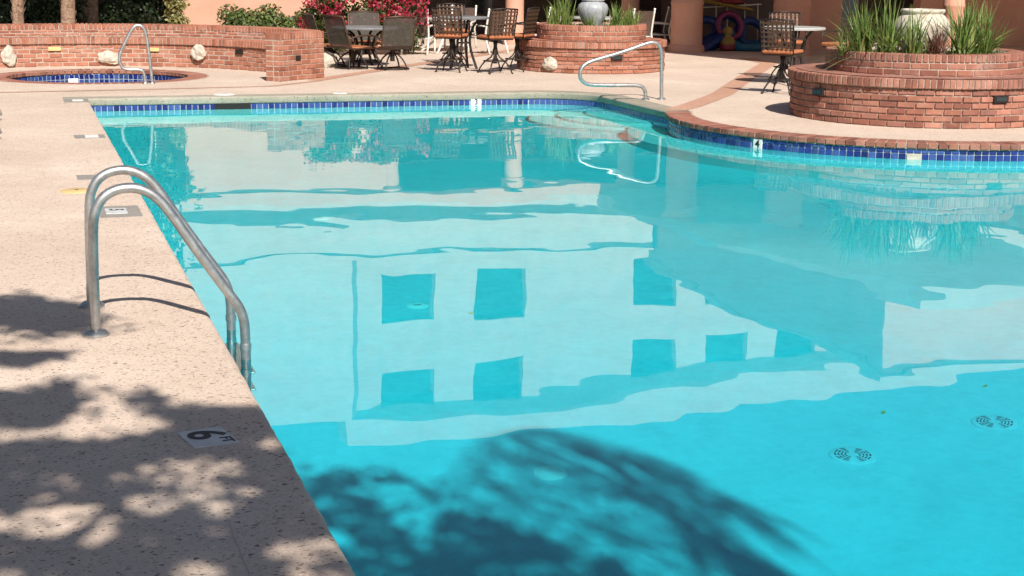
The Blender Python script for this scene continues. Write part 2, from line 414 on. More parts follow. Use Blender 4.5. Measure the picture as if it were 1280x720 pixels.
# bench under the peninsula and curved steps by the hand rail
mb = MB(); mb.lathe([(PR-.2, WZ-.42), (PR+.42, WZ-.42), (PR+.46, WZ-.45), (PR+.47, -1.9)], (PC.x, PC.y, 0), 80, a_end-.1, 2*PI+a_beg)
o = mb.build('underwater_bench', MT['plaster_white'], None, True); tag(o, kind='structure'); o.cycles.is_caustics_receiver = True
o = None
steps = bpy.data.objects.new('pool_steps', None)
mb = MB()
for k, (rx, ry, zt) in enumerate(((.45, .9, -.26), (.85, 1.15, -.5), (1.25, 1.35, -.75))):
    q = [(XR+.1, 19.55-ry)]+[(XR+.02-rx*math.sin(PI*i/20), 19.55-ry*math.cos(PI*i/20)) for i in range(21)]+[(XR+.1, 19.55+ry)]
    mb.prism(q[::-1], -1.5, WZ+zt+.165-.06)
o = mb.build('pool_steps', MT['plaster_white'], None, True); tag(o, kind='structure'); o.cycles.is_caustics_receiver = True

# waterline tiles
TP = .0765
tb = MB(); tb.box((0, .005, 0), (TP-.010, .012, .066), bev=.004); tile_me = tb.mesh('tile', MT['tile'])
tb = MB(); tb.box((0, .005, 0), (TP-.010, .012, .036), bev=.004); tile_half = tb.mesh('tile', MT['tile'])
def grout_strip(mb, pts):
    mb.add([(x, y, -.062) for x, y in pts]+[(x, y, -.178) for x, y in pts], [(i, i+1, len(pts)+i+1, len(pts)+i) for i in range(len(pts)-1)])
gs = MB()
grout_strip(gs, offset(outline, .027)[2:len(outline)])
o = gs.build('grout', MT['grout'], basin); o.cycles.is_caustics_receiver = True
rest = MB()
def put_tile(x, y, rz, single, skip=None, rows=((-.0815, tile_half, .036), (-.1405, tile_me, .066))):
    for z, me, h in rows:
        if skip and skip(x, y, z): continue
        if single and z > -.2:
            o = link('tile', me, basin); o.location = (x, y, z); o.rotation_euler = (0, 0, rz)
        else: rest.box((x, y, z), (TP-.010, .012, h), rz)
ONE = ((-.130, tile_me, .066),)
def far_skip(x, y, z): return (2.55 < x < 2.95 and z > -.2) or (5.98 < x < 6.14 and z > -.2)
x = XL+.05
while x < XR-RC:
    put_tile(x, YF+.018, 0, True, far_skip, ONE); x += TP
for i in range(16):
    a = PI/2*(1-(i+.5)/16.4); put_tile(XR-RC+(RC+.018)*math.cos(a), YF-RC+(RC+.018)*math.sin(a), a-PI/2, False, None, ONE)
y = YF-RC-.04
while y > ysp:
    put_tile(XR+.018, y, -PI/2, False, None, ONE); y -= TP
a4 = math.atan2(*(reversed((G(931, 181, -.11).xy-PC)))); aw = math.atan2(*(reversed((G(1143, 196, -.13).xy-PC))))
def near_ang(a, b, w_): d = (a-b+PI) % (2*PI)-PI; return abs(d) < w_
a = a_end+.02; da = TP/(PR+.01); k = 0
while a < 2*PI+a_beg:
    s1 = near_ang(a, a4, .022); s2 = near_ang(a, aw, .027)
    if not s1:
        put_tile(PC.x+(PR-.018)*math.cos(a), PC.y+(PR-.018)*math.sin(a), a+PI/2, k < 76,
                 (lambda x_, y_, z_: -.2 < z_ < -.1) if s2 else None)
    a += da; k += 1
o = rest.build('tile_rest', MT['tile'], basin); tag(o, kind='stuff'); o.cycles.is_caustics_receiver = True

def text_mesh(name, body, size, mat, parent, M, extrude=.0008):
    cu = bpy.data.curves.new(name, 'FONT'); cu.body = body; cu.size = size; cu.align_x = 'CENTER'; cu.align_y = 'CENTER'; cu.extrude = extrude; cu.offset = size*.018
    ob = bpy.data.objects.new(name, cu); COL.objects.link(ob)
    dg = bpy.context.evaluated_depsgraph_get(); me = bpy.data.meshes.new_from_object(ob.evaluated_get(dg))
    bpy.data.objects.remove(ob); bpy.data.curves.remove(cu); me.name = name; me.materials.clear(); me.materials.append(mat)
    me.transform(M); return link(name, me, parent)
# depth marks in the tile band
def mark(digit, c, rz, wdt, lab, hh=.105):
    o_ = MB().box((0, .003, 0), (wdt, .016, hh), bev=.003).build('depth_tile', MT['white_tile'], basin); o_.location = c; o_.rotation_euler = (0, 0, rz)
    if lab: o_['label'] = lab
    if digit: text_mesh('numeral', digit, hh*1.15, MT['black'], o_, Matrix.Translation((0, -.0085, 0)) @ Matrix.Rotation(PI/2, 4, 'X'))
    return o_
mark('3', (6.06, YF+.012, -.122), 0, .15, 'white depth tile with a black 3', .09)
mark('4', (PC.x+(PR-.016)*math.cos(a4), PC.y+(PR-.016)*math.sin(a4), -.117), a4+PI/2, .12, 'white depth tile with a black 4')
o = MB().box((0, .003, 0), (.15, .014, .066), bev=.004).build('tile', MT['stone'], basin); o.location = (PC.x+(PR-.016)*math.cos(aw), PC.y+(PR-.016)*math.sin(aw), -.1405); o.rotation_euler = (0, 0, aw+PI/2); o['label'] = 'broken cream patch where a blue tile is missing'
# skimmer mouth
mb = MB(); mb.box((2.75, YF+.020, -.128), (.47, .012, .078)); o = mb.build('skimmer_mouth', MT['dark_void'], basin); o['label'] = 'black skimmer opening in the blue tile band'

# water surface
def water_z(x, y):
    p = Vector((x*.55, y*.55, 0)); q = Vector((x*1.7, y*1.25, 4.1))
    return WZ+.0030*noise.noise(p)+.0010*noise.noise(q)+.00022*noise.noise(Vector((x*5, y*4, 9)))+(.00003+.00034*max(0, min(1, (y-13)/6)))*noise.noise(Vector((x*4.5, y*9, 17)))
def water_grid(name, x0, x1, y0, y1, step, fn):
    nx, ny = int((x1-x0)/step), int((y1-y0)/step); mb = MB()
    mb.add([(x0+(x1-x0)*i/nx, y0+(y1-y0)*j/ny, fn(x0+(x1-x0)*i/nx, y0+(y1-y0)*j/ny)) for j in range(ny+1) for i in range(nx+1)],
           [(j*(nx+1)+i, j*(nx+1)+i+1, (j+1)*(nx+1)+i+1, (j+1)*(nx+1)+i) for j in range(ny) for i in range(nx)])
    o = mb.build(name, MT['water'], None, 'all'); o.cycles.is_caustics_caster = True; return tag(o, kind='structure')
water_grid('water', XL-.03, XE+.03, YN-.03, YF+.03, .05, water_z)

# floor fittings
def receiver(o):
    o.cycles.is_caustics_receiver = True
    for c in o.children: receiver(c)
    return o
def seen_floor(px, py):                     # floor point seen through the water at a pixel
    s = G(px, py, WZ); d = (s-Vector((0, 0, CH))).normalized(); e = 1/1.33
    c1 = -d.z; ct = math.sqrt(1-e*e*(1-c1*c1)); t_ = d*e+Vector((0, 0, e*c1-ct))
    p = s.copy()
    for _ in range(400):
        p += t_*.01
        if p.z <= floor_z(p.y): break
    return p
for px, py, lab in ((1066, 570, 'round white slotted main drain beside the tree shadow on pool floor'), (1243, 529, 'round white slotted main drain farther from the tree shadow on pool floor')):
    p = seen_floor(px, py); r_ = thing('pool_drain', lab, 'drain', p, .2, 'main drains on the pool floor')
    MB().lathe([(0, .02), (.10, .02), (.125, .012), (.13, .0)], (0, 0, .004), 32).build('cover', MT['drain_cover'], r_, True)
    mb = MB()
    for q in (.04, .058, .076, .094):
        for s in range(12):
            if s in (2, 8): continue
            a = 2*PI*(s-.5)/12; mb.lathe([(q-.0045, .0255), (q+.0045, .0255)], (0, 0, 0), 4, a, a+2*PI/16)
    tag(mb.build('slots', MT['black'], r_), kind='stuff'); receiver(r_)
for px, py, lab, r0 in ((686, 592, 'plain pale disc cover inside the tree shadow on pool floor', .085), (521, 383, 'small floor return fitting with a dark slot', .075), (400, 273, 'small distant floor return fitting with a dark centre', .075)):
    p = seen_floor(px, py); r_ = thing('return_fitting', lab, 'fitting', p)
    MB().lathe([(0, .03), (r0*.7, .03), (r0, .02), (r0*1.1, .0)], (0, 0, .004), 24).build('cap', MT['plaster_white'], r_, True)
    if r0 < .08: MB().box((0, 0, .038), (.05, .012, .004)).build('slot', MT['black'], r_)
    receiver(r_)
for px, py, lab in ((588, 392, 'yellow fallen leaf beside the floor return fitting'), (1105, 516, 'orange fallen leaf above the slotted drain'), (1232, 483, 'tiny orange leaf fleck beyond the drains')):
    p = seen_floor(px, py); mb = MB(); a = random.random()*6
    mb.add([(.035*math.cos(a), .035*math.sin(a), .01), (-.015*math.sin(a), .015*math.cos(a), .016), (-.035*math.cos(a), -.035*math.sin(a), .01), (.015*math.sin(a), -.015*math.cos(a), .012)], [(0, 1, 2, 3)])
    o = mb.build('fallen_leaf', MT['fallen']); o.location = p; tag(o, lab, 'leaf'); receiver(o)

# ------------------------------------------------------------------ bricks
def brick_mesh(l, d, h, mat, jit=0):
    return MB().box((0, 0, 0), (l, d, h), bev=.006).mesh('brick', mat)
def place_bricks(parent, items, limit=290, stuff='brick_stack', base=None):
    # items: (x,y,z,rz,mesh,dims,facing); facing>0 towards the camera
    items.sort(key=lambda q: -q[6])
    mb = MB()
    for i, (x, y, z, rz, me, dm, fc) in enumerate(items):
        if i < limit and fc > -.05:
            o = link('brick', me, parent)
            o.location = (Vector((x, y, z))-(base or Vector((0, 0, 0))))
            o.rotation_euler = (random.gauss(0, .006), random.gauss(0, .006), rz+random.gauss(0, .006))
        else: mb.box((x, y, z), dm, rz, bev=.006)
    if mb.v:
        o = link(stuff, mb.mesh(stuff, items[0][4].materials[0]), parent)
        if base is not None: o.location = -base
        tag(o, kind='stuff')
def ring(items, c, R, z0, h, nrm, pitch, depth, me, a0, a1, inward=False, stag=0, gap=.010, rad_jit=.004):
    # one course of bricks along an arc; R is the face radius
    n = max(1, int(round(abs(a1-a0)*R/pitch))); da = (a1-a0)/n; dm = (abs(da)*R-gap, depth, h-gap)
    rr = R+depth/2 if inward else R-depth/2
    for i in range(n):
        a = a0+da*(i+.5+stag); rj = rr+random.uniform(-rad_jit, rad_jit)
        x, y = c[0]+rj*math.cos(a), c[1]+rj*math.sin(a)
        fx, fy = (-math.cos(a), -math.sin(a)) if inward else (math.cos(a), math.sin(a))
        L = math.hypot(x, y); items.append((x, y, z0+h/2, a+PI/2, me, dm, -(fx*x+fy*y)/L))
_bm = {}
def bmesh_for(l, d, h, mat):
    k = (round(l, 4), round(d, 4), round(h, 4), mat.name)
    if k not in _bm: _bm[k] = brick_mesh(l, d, h, mat)
    return _bm[k]
def course(items, c, R, z0, h, pitch, depth, mat, a0=0, a1=2*PI, inward=False, stag=0, gap=.012, rj=.004):
    n = max(1, int(round(abs(a1-a0)*R/pitch))); l = abs(a1-a0)/n*R-gap
    ring(items, c, R, z0, h, None, pitch, depth, bmesh_for(l, depth, h-gap, mat), a0, a1, inward, stag, gap, rj)

# peninsula brick coping
cop = MB(); cop.lathe([(PR-.32, .004), (PR-.012, .004), (PR-.012, -.058), (PR-.10, -.058)], (PC.x, PC.y, 0), 90, a_end-.02, 2*PI+a_beg)
cb = cop.build('brick_coping', MT['mortar'], None); tag(cb, kind='structure')
its = []; course(its, PC, PR+.004, -.056, .068, .105, .30, MT['brick'], a_end+.0, 2*PI+a_beg, gap=.009, rj=.006); place_bricks(cb, its)
# paver bands across the deck
def strip(name, pts, wd, mat, z=.004):
    P = [Vector(p) for p in pts]; L = []; Rr = []
    for i, p in enumerate(P):
        t_ = (P[min(i+1, len(P)-1)]-P[max(i-1, 0)]).normalized(); n_ = Vector((-t_.y, t_.x)); L.append(p+n_*wd/2); Rr.append(p-n_*wd/2)
    mb = MB(); k = len(P); mb.add([(p.x, p.y, z) for p in L]+[(p.x, p.y, z) for p in Rr], [(i, k+i, k+i+1, i+1) for i in range(k-1)])
    return tag(mb.build(name, mat), kind='structure')
strip('paver_band', [(7.78, 18.28), (8.2, 18.75), (8.75, 19.5), (9.4, 20.4), (10.2, 21.75), (11.2, 23.4), (12.3, 25.2), (13.1, 26.5), (13.4, 28)], .30, MT['band'])
strip('paver_band', [(4.3, 23.75), (5.4, 25.3), (6.5, 26.85), (7.6, 28.3), (9, 30.2), (10, 31.6)], .26, MT['band'])
strip('paver_band', [(-6, 21.95), (-.2, 22.28), (1.6, 22.45), (3.5, 22.75), (4.4, 23.7)], .10, MT['band'])

# round two-tier planters
def planter(name, label, c, Rb, Ru, zl, zu, nc, mat, vents, stones=()):
    base = Vector((c[0], c[1], 0)); r_ = thing(name, label, 'planter', base)
    hc = (zl-.115)/nc
    MB().lathe([(0, zl-.012), (Rb-.012, zl-.012), (Rb-.012, zl-.10), (Rb-.052, zl-.12), (Rb-.052, 0)], (0, 0, 0), 96).build('core', MT['mortar'], r_, True)
    MB().lathe([(Ru-.24, zu-.06), (Ru-.2, zu-.012), (Ru-.012, zu-.012), (Ru-.012, zl-.02)], (0, 0, 0), 96).build('rim_core', MT['mortar'], r_, True)
    MB().lathe([(0, zu-.05), (Ru-.18, zu-.07)], (0, 0, 0), 48).build('soil', MT['soil'], r_)
    its = []
    for k in range(nc):
        course(its, c, Rb-.034+.005*math.sin(k*2.1), k*hc, hc, .205, .10, mat, stag=.5*(k % 2), rj=.007)
    course(its, c, Rb, zl-.115, .115, .069, .12, mat)                      # soldier course of the ledge
    nu = 2; hu = (zu-.10-zl)/nu
    for k in range(nu): course(its, c, Ru-.006, zl+k*hu, hu, .205, .10, mat, stag=.5*(k % 2), rj=.003)
    course(its, c, Ru, zu-.10, .10, .069, .20, mat, rj=.003)
    place_bricks(r_, its, 296, base=base)
    # top of the ledge: rowlock bricks laid flat
    mb = MB(); mb.lathe([(Ru-.02, zl+.001), (Rb-.10, zl+.001)], (0, 0, 0), 96); mb.build('ledge_top', mat, r_)
    for a, z in vents:
        vx, vy = (Rb-.028)*math.cos(a), (Rb-.028)*math.sin(a)
        o_ = MB().box((0, 0, 0), (.19, .05, .085), bev=.006).build('step_light', MT['iron'], r_); o_.location = (vx, vy, z); o_.rotation_euler = (0, 0, a+PI/2)
        g_ = MB().box((0, -.027, 0), (.14, .008, .045)).build('lens', MT['glass_dark'], o_)
    return r_
def angle_to(c, px, py, z): p = G(px, py, z); return math.atan2(p.y-c[1], p.x-c[0])
def face_angle(c, R, px, py, z0, z1):        # where the ray through a pixel meets the cylinder of radius R round c
    d = (fw+r2*((px-640)/F)-u2*((py-360)/F)); a_ = d.x*d.x+d.y*d.y; b_ = -2*(d.x*c[0]+d.y*c[1]); c_ = c[0]**2+c[1]**2-R*R
    t_ = (-b_-math.sqrt(max(0, b_*b_-4*a_*c_)))/(2*a_); p = Vector((0, 0, CH))+d*t_
    return math.atan2(p.y-c[1], p.x-c[0]), p.z
P2 = (10.47, 17.03); P1 = (9.33, 25.55)
planter('brick_planter', 'large round two-tier red brick planter holding a cream urn beside the pool', P2, 1.60, 1.16, .55, .80, 6, MT['brick'],
        [face_angle(P2, 1.58, 1023, 115, 0, 1), face_angle(P2, 1.58, 1251, 124, 0, 1)])
planter('brick_planter', 'smaller round two-tier brick planter behind the pool hand rail, holding a grey urn', P1, 1.27, .92, .51, .76, 6, MT['brick_orange'],
        [face_angle(P1, 1.25, 771, 72, 0, 1), face_angle(P1, 1.25, 650, 67, 0, 1)])

def rock(name, label, c, dims, seed, mat, face=0, group=None):
    bm = bmesh.new(); bmesh.ops.create_icosphere(bm, subdivisions=3, radius=1); rnd = random.Random(seed)
    off = Vector((rnd.random()*9, rnd.random()*9, rnd.random()*9))
    for v in bm.verts:
        n_ = noise.noise(v.co*1.1+off)*.35+noise.noise(v.co*2.7+off)*.26+noise.noise(v.co*6+off)*.10
        v.co = v.co*(1+n_); v.co.x *= dims[0]/2; v.co.y *= dims[1]/2; v.co.z *= dims[2]/2
    me = bpy.data.meshes.new(name); bm.to_mesh(me); bm.free(); me.materials.append(mat)
    o_ = link(name, me); o_.location = c; o_.rotation_euler = (0, 0, face); return tag(o_, label, 'rock', group)
a, z = face_angle(P1, 1.25, 687, 80, 0, 1); rock('wall_stone', 'white boulder jutting from the smaller round planter', (P1[0]+1.24*math.cos(a), P1[1]+1.24*math.sin(a), z), (.27, .14, .22), 3, MT['stone'], a+PI/2)

# spa and its curved bench wall
mb = MB(); mb.lathe([(SR+.02, -.05), (SR+.02, -.9), (0, -.95)], (SPA.x, SPA.y, 0), 64)
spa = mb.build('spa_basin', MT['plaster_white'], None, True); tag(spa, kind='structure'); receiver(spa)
gs = MB(); gs.lathe([(SR+.012, -.055), (SR+.012, -.32)], (SPA.x, SPA.y, 0), 64); gs.build('grout', MT['grout'], spa)
mb = MB(); mb.lathe([(SR-.012, .001), (SR-.0, .007), (SR+.30, .007), (SR+.31, 0)], (SPA.x, SPA.y, 0), 64)
sc_ = mb.build('spa_coping', MT['mortar'], None, True); tag(sc_, kind='structure')
its = []; course(its, SPA, SR-.012, -.056, .070, .105, .29, MT['brick'], inward=True, gap=.008); place_bricks(sc_, its)
ns = int(2*PI*(SR)/TP); rest = MB()
for i in range(ns):
    a = 2*PI*i/ns; x, y = SPA.x+(SR+.004)*math.cos(a), SPA.y+(SR+.004)*math.sin(a)
    for z in (-.098, -.175, -.252):
        if math.sin(a) > -.15 and z > -.2:
            o = link('tile', tile_me, spa); o.location = (x, y, z); o.rotation_euler = (0, 0, a-PI/2)
        else: rest.box((x, y, z), (TP-.01, .012, .066), a-PI/2)
tag(rest.build('tile_rest', MT['tile'], spa), kind='stuff')
o = MB().box((0, 0, 0), (.16, .016, .08), bev=.004).build('spa_fitting', MT['white_tile'], spa); a = math.radians(104); o.location = (SPA.x+(SR-.004)*math.cos(a), SPA.y+(SR-.004)*math.sin(a), -.16); o.rotation_euler = (0, 0, a-PI/2)
mb = MB(); mb.lathe([(0, -.225), (SR+.01, -.225)], (SPA.x, SPA.y, 0), 64); o = mb.build('spa_water', MT['water'], None, 'all'); tag(o, kind='structure'); o.cycles.is_caustics_caster = True

WC = (1.05, 24.25); RB, RW, RO = 3.08, 3.48, 3.76
AW = math.radians(15); A0, A1 = math.radians(4), math.radians(200)
wb = Vector((WC[0], WC[1]+3.4, 0)); wall = thing('brick_bench_wall', 'curved red brick bench wall with a seat ledge wrapped round the spa', 'wall', wb)
mb = MB(); mb.lathe([(RB+.043, 0), (RB+.043, .36), (RB+.012, .375), (RB+.012, .468), (RW+.02, .468)], (WC[0], WC[1], 0), 90, A0, A1); mb.build('bench_core', MT['mortar'], wall, True, True)
mb = MB(); mb.lathe([(RW+.007, .40), (RW+.007, .66), (RO-.012, .66), (RO-.012, 0)], (WC[0], WC[1], 0), 90, AW, A1); mb.build('wall_core', MT['mortar'], wall, True, True)
its = []
for k in range(5): course(its, WC, RB+.035, k*.072, .072, .205, .10, MT['brick_orange'], A0, A1, True, .5*(k % 2), rj=.006)
course(its, WC, RB, .36, .12, .069, .40, MT['brick_orange'], A0, A1, True)
for k in range(2): course(its, WC, RW, .48+k*.05, .05, .205, .10, MT['brick_orange'], AW, A1, True, .5*(k % 2))
course(its, WC, RW-.004, .58, .10, .069, .29, MT['brick_orange'], AW, A1, True)
its = [q[:6]+(q[6]+(1 if G(0, 60).x-.6 < q[0] else -2),) for q in its]
place_bricks(wall, its, 300, base=wb)
_u = Vector((.82, .76, 0)).normalized(); _n = Vector((_u.y, -_u.x, 0)); PD = .25
pq = [Vector((3.74, 23.52, 0)), Vector((4.56, 24.28, 0)), Vector((4.56, 24.28, 0))-_n*PD, Vector((3.74, 23.52, 0))-_n*PD]
pier = thing('brick_pier', 'square-topped brick pier ending the spa bench wall', 'pier', pq[0])
ins = [((pq[a_]+(_u*.008*su-_n*.008*sn_)).x, (pq[a_]+(_u*.008*su-_n*.008*sn_)).y) for a_, su, sn_ in ((0, 1, 1), (1, -1, 1), (2, -1, -1), (3, 1, -1))]; MB().prism(ins, 0, .69).build('core', MT['mortar'], pier, False, True)
its = []; fd = (pq[1]-pq[0]); fl_ = fd.length; fd.normalize(); fnv = Vector((fd.y, -fd.x, 0)); frz = math.atan2(fd.y, fd.x); nb_ = 5; bl = fl_/nb_
def fbrick(u, z, l, dp, h, inset=0):
    p = pq[0]+fd*u-fnv*(dp/2+inset); its.append((p.x, p.y, z, frz, bmesh_for(l-.010, dp, h-.010, MT['brick_orange']), (l-.01, dp, h-.01), 1))
for k in range(8):
    off = (bl/2 if k % 2 else 0)
    if off: fbrick(bl/4, k*.075+.0375, bl/2, .1, .075, random.uniform(-.003, .003)); fbrick(fl_-bl/4, k*.075+.0375, bl/2, .1, .075)
    for q in range(nb_-(1 if off else 0)): fbrick(off+bl*(q+.5), k*.075+.0375, bl, .1, .075, random.uniform(-.003, .003))
ncap = 16
for q in range(ncap): fbrick(fl_/ncap*(q+.5), .655, fl_/ncap, PD, .11)
for (p0_, p1_) in ((pq[3], pq[0]), (pq[1], pq[2])):
    sd_ = (p1_-p0_); sl_ = sd_.length; sd_.normalize(); sn = Vector((sd_.y, -sd_.x, 0)); srz = math.atan2(sd_.y, sd_.x)
    for k in range(8):
        p = p0_+sd_*(sl_-.105 if p1_ is pq[0] else sl_+.105)*.5-sn*.06; its.append((p.x, p.y, k*.075+.0375, srz, bmesh_for(sl_-.115, .11, .065, MT['brick_orange']), (sl_-.115, .11, .065), .5))
place_bricks(pier, its, 290, base=Vector(pq[0]))
pv = pq[0]+fd*.46+fnv*.004; o = MB().box((0, 0, 0), (.10, .03, .075), bev=.004).build('step_light', MT['iron'], pier); o.location = pv-pq[0]+Vector((0, 0, .33)); o.rotation_euler = (0, 0, frz)
for i, (px, py, dm, lab) in enumerate(((11, 70, (.24, .10, .32), 'tall blocky white stone set in the spa bench wall'), (137, 72, (.38, .13, .20), 'low wedge of white stone in the bench wall behind the spa rail'), (248, 66, (.28, .16, .26), 'rounded white boulder set in the spa bench wall near its brick pier'))):
    d = (fw+r2*((px-640)/F)-u2*((py-360)/F)); a_ = d.x**2+d.y**2; b_ = -2*(d.x*WC[0]+d.y*WC[1]); c_ = WC[0]**2+WC[1]**2-RB*RB
    t_ = (-b_+math.sqrt(b_*b_-4*a_*c_))/(2*a_); p = Vector((0, 0, CH))+d*t_; rock('wall_stone', lab, p, dm, 20+i, MT['stone'], math.atan2(p.y-WC[1], p.x-WC[0])+PI/2)
for px, py, mt, nm, dd in ((68, 61, 'lid_yellow', 'pale_brick', (.2, .03, .065)), (193, 62, 'lid_yellow', 'pale_brick', (.16, .03, .06)), (299, 65, 'iron', 'step_light', (.16, .03, .07))):
    d = (fw+r2*((px-640)/F)-u2*((py-360)/F)); a_ = d.x**2+d.y**2; b_ = -2*(d.x*WC[0]+d.y*WC[1]); c_ = WC[0]**2+WC[1]**2-(RB+.02)**2
    t_ = (-b_+math.sqrt(b_*b_-4*a_*c_))/(2*a_); p = Vector((0, 0, CH))+d*t_; o = MB().box((0, 0, 0), dd, bev=.004).build(nm, MT[mt], wall); o.location = p-wb; o.rotation_euler = (0, 0, math.atan2(p.y-WC[1], p.x-WC[0])+PI/2)
rock('wall_stone', 'pale boulder resting on the deck between the brick pier and the swivel chairs', (4.98, 26.6, .12), (.42, .4, .36), 41, MT['stone'])

# ------------------------------------------------------------------ rails
def flange(mb, c, r=.055): mb.lathe([(.024, .03), (r*.75, .026), (r, .010), (r, 0)], c, 24)
lad = thing('pool_ladder', 'bright steel pool ladder with two arched hand rails on the near deck edge', 'ladder', (.33, 8.1, 0))
prof = [(.327, 0), (.328, .25), (.332, .50), (.342, .60), (.385, .675), (.46, .712), (.55, .712), (.625, .675), (.69, .60), (.79, .44), (.89, .29), (.975, .165), (1.02, .10), (1.042, .03), (1.045, -.08), (1.045, -.25), (1.045, -1.25)]
for Y, dx in ((7.77, 0), (8.44, .015)):
    pts = [(x+dx, Y, z) for x, z in prof]
    o = MB().tube(pts, .0245, 16, smooth=2).build('hand_rail', MT['steel'], lad, 'all', True); receiver(o)
    mb = MB(); flange(mb, (.327+dx, Y, 0), .064); mb.build('flange', MT['steel'], o, True)
    for zz in (-.10,):
        MB().tube([(1.045+dx, Y, zz-.015), (1.045+dx, Y, zz+.015)], .0285, 16).build('collar', MT['steel'], o, True)
    o2 = MB().tube([(1.045+dx, Y, -.55), (.93, Y, -.55)], .018, 10).build('wall_bumper', MT['steel_wet'], o, True)
for zz in (-.45, -.75, -1.05):
    o = MB().box((1.05, 8.105, zz), (.09, .65, .03), bev=.008).build('tread', MT['steel_wet'], lad, False, True); receiver(o)

hr = thing('hand_rail', 'single steel figure-four hand rail at the pool steps', 'handrail', (8.08, 19.7, 0))
q = [(7.975, 0), (7.97, .08), (7.955, .145), (7.90, .185), (7.80, .195), (7.5, .197), (7.2, .205), (7.10, .235), (7.045, .31), (7.055, .41), (7.12, .48), (7.22, .52), (7.5, .592), (7.75, .665), (7.95, .735), (8.05, .755), (8.13, .735), (8.175, .66), (8.185, .55), (8.2, 0)]
MB().tube([(x, 19.7, z) for x, z in q], .0245, 14, smooth=2).build('tube', MT['steel'], hr, 'all', True)
mb = MB(); flange(mb, (7.975, 19.7, 0)); mb.build('flange', MT['steel'], hr, True, True); mb = MB(); flange(mb, (8.2, 19.7, 0)); mb.build('flange', MT['steel'], hr, True, True)
hs = thing('hand_rail', 'dark steel looped hand rail standing beside the spa', 'handrail', (1.87, 23.45, 0))
q = [(1.815, 0), (1.812, .10), (1.80, .17), (1.76, .205), (1.6, .207), (1.53, .215), (1.49, .26), (1.463, .345), (1.48, .44), (1.55, .58), (1.64, .745), (1.69, .815), (1.74, .83), (1.80, .815), (1.85, .735), (1.885, .42), (1.915, 0)]
MB().tube([(x, 23.45, z) for x, z in q], .023, 14, smooth=2).build('tube', MT['steel'], hs, 'all', True)
mb = MB(); flange(mb, (1.815, 23.45, 0), .04); mb.build('flange', MT['steel'], hs, True, True); mb = MB(); flange(mb, (1.915, 23.45, 0), .04); mb.build('flange', MT['steel'], hs, True, True)

# ------------------------------------------------------------------ deck plates and lids
def plate(label, c, sx, sy, rz, mat, z=.006):
    o_ = MB().box((0, 0, z/2), (sx, sy, z), bev=.0015).build('depth_plate', MT[mat]); o_.location = c; o_.rotation_euler = (0, 0, rz); return tag(o_, label, 'marker')
RX = Matrix.Rotation(-PI/2, 4, 'Z')
p6 = plate('light grey 6 FT depth plate in the tree shade on deck', (.647, 5.93, 0), .175, .222, .20, 'plate_white')
text_mesh('numeral', '6', .20, MT['black'], p6, Matrix.Translation((-.005, .03, .0068)) @ RX @ Matrix.Scale(1.15, 4, (1, 0, 0)))
text_mesh('lettering', 'FT', .062, MT['black'], p6, Matrix.Translation((.052, -.062, .0068)) @ RX)
p5 = plate('white 5 FT depth plate on a grey patch behind the ladder rails', (.665, 11.63, .0045), .15, .24, .0, 'plate_white', .006)
text_mesh('numeral', '5', .14, MT['black'], p5, Matrix.Translation((0, .04, .0068)) @ RX)
MBp = MB().box((.69, 11.63, .002), (.29, .52, .005)).build('patch', MT['plate_grey']); tag(MBp, kind='structure')
for i, (px, py, wd, dp) in enumerate(((112, 222, .2, .5), (112, 171, .3, .55), (95, 126, .3, .9))):
    p = G(px, py); o = MB().box((p.x, p.y, .002), (wd, dp*.6, .004)).build('patch', MT['plate_grey']); tag(o, kind='structure')
    if i: plate('blank white worn plate in the deck, %s' % ('between the yellow lid and the pool corner' if i == 1 else 'by the far pool corner'), (p.x+.02, p.y, .0035), .13, .2, 0, 'lid_white')
def lid(label, c, r, mat):
    o_ = MB().lathe([(0, .010), (r*.9, .010), (r, .004), (r, 0)], (0, 0, 0), 32).build('skimmer_lid', MT[mat], None, True); o_.location = c
    tag(o_, label, 'lid'); MB().lathe([(0, .0125), (.014, .0125)], (0, 0, 0), 10).build('finger_hole', MT['black'], o_); return o_
lid('round yellowed skimmer lid in the deck beyond the ladder', G(96, 239), .125, 'lid_yellow')
lid('round white skimmer lid behind the far pool edge', G(280, 118.5), .14, 'lid_white')
lid('small white lid in the deck behind the pool beside the brick pier', G(425, 117), .10, 'lid_white')

# grey lounger whose foot corner reaches into the picture
lg = thing('sun_lounger', 'grey sun lounger with sling straps standing at the deck side', 'sun lounger', (-.75, 17.4, 0))
for s in (-1, 1):
    MB().tube([(-.75+s*.31, 16.6, .36), (-.75+s*.31, 17.9, .36), (-.75+s*.31, 18.5, .42)], .025, 8).build('side_rail', MT['grey_frame'], lg, 'all', True)
    for yy in (16.75, 18.1): MB().tube([(-.75+s*.31, yy, .36), (-.75+s*.33, yy, 0)], .02, 8).build('leg', MT['grey_frame'], lg, 'all', True)
for k in range(14): MB().box((-.75, 16.65+k*.135, .375+(max(0, k-9)*.012)), (.6, .115, .008)).build('strap', MT['grey_frame'], lg, False, True)
for s, yy in ((1, 16.55), (1, 18.45)): MB().tube([(-.75+.31, yy, .37), (-.75+.55, yy+.05, .2), (-.75+.60, yy+.06, .05)], .035, 8).build('wheel_arm', MT['grey_frame'], lg, 'all', True)

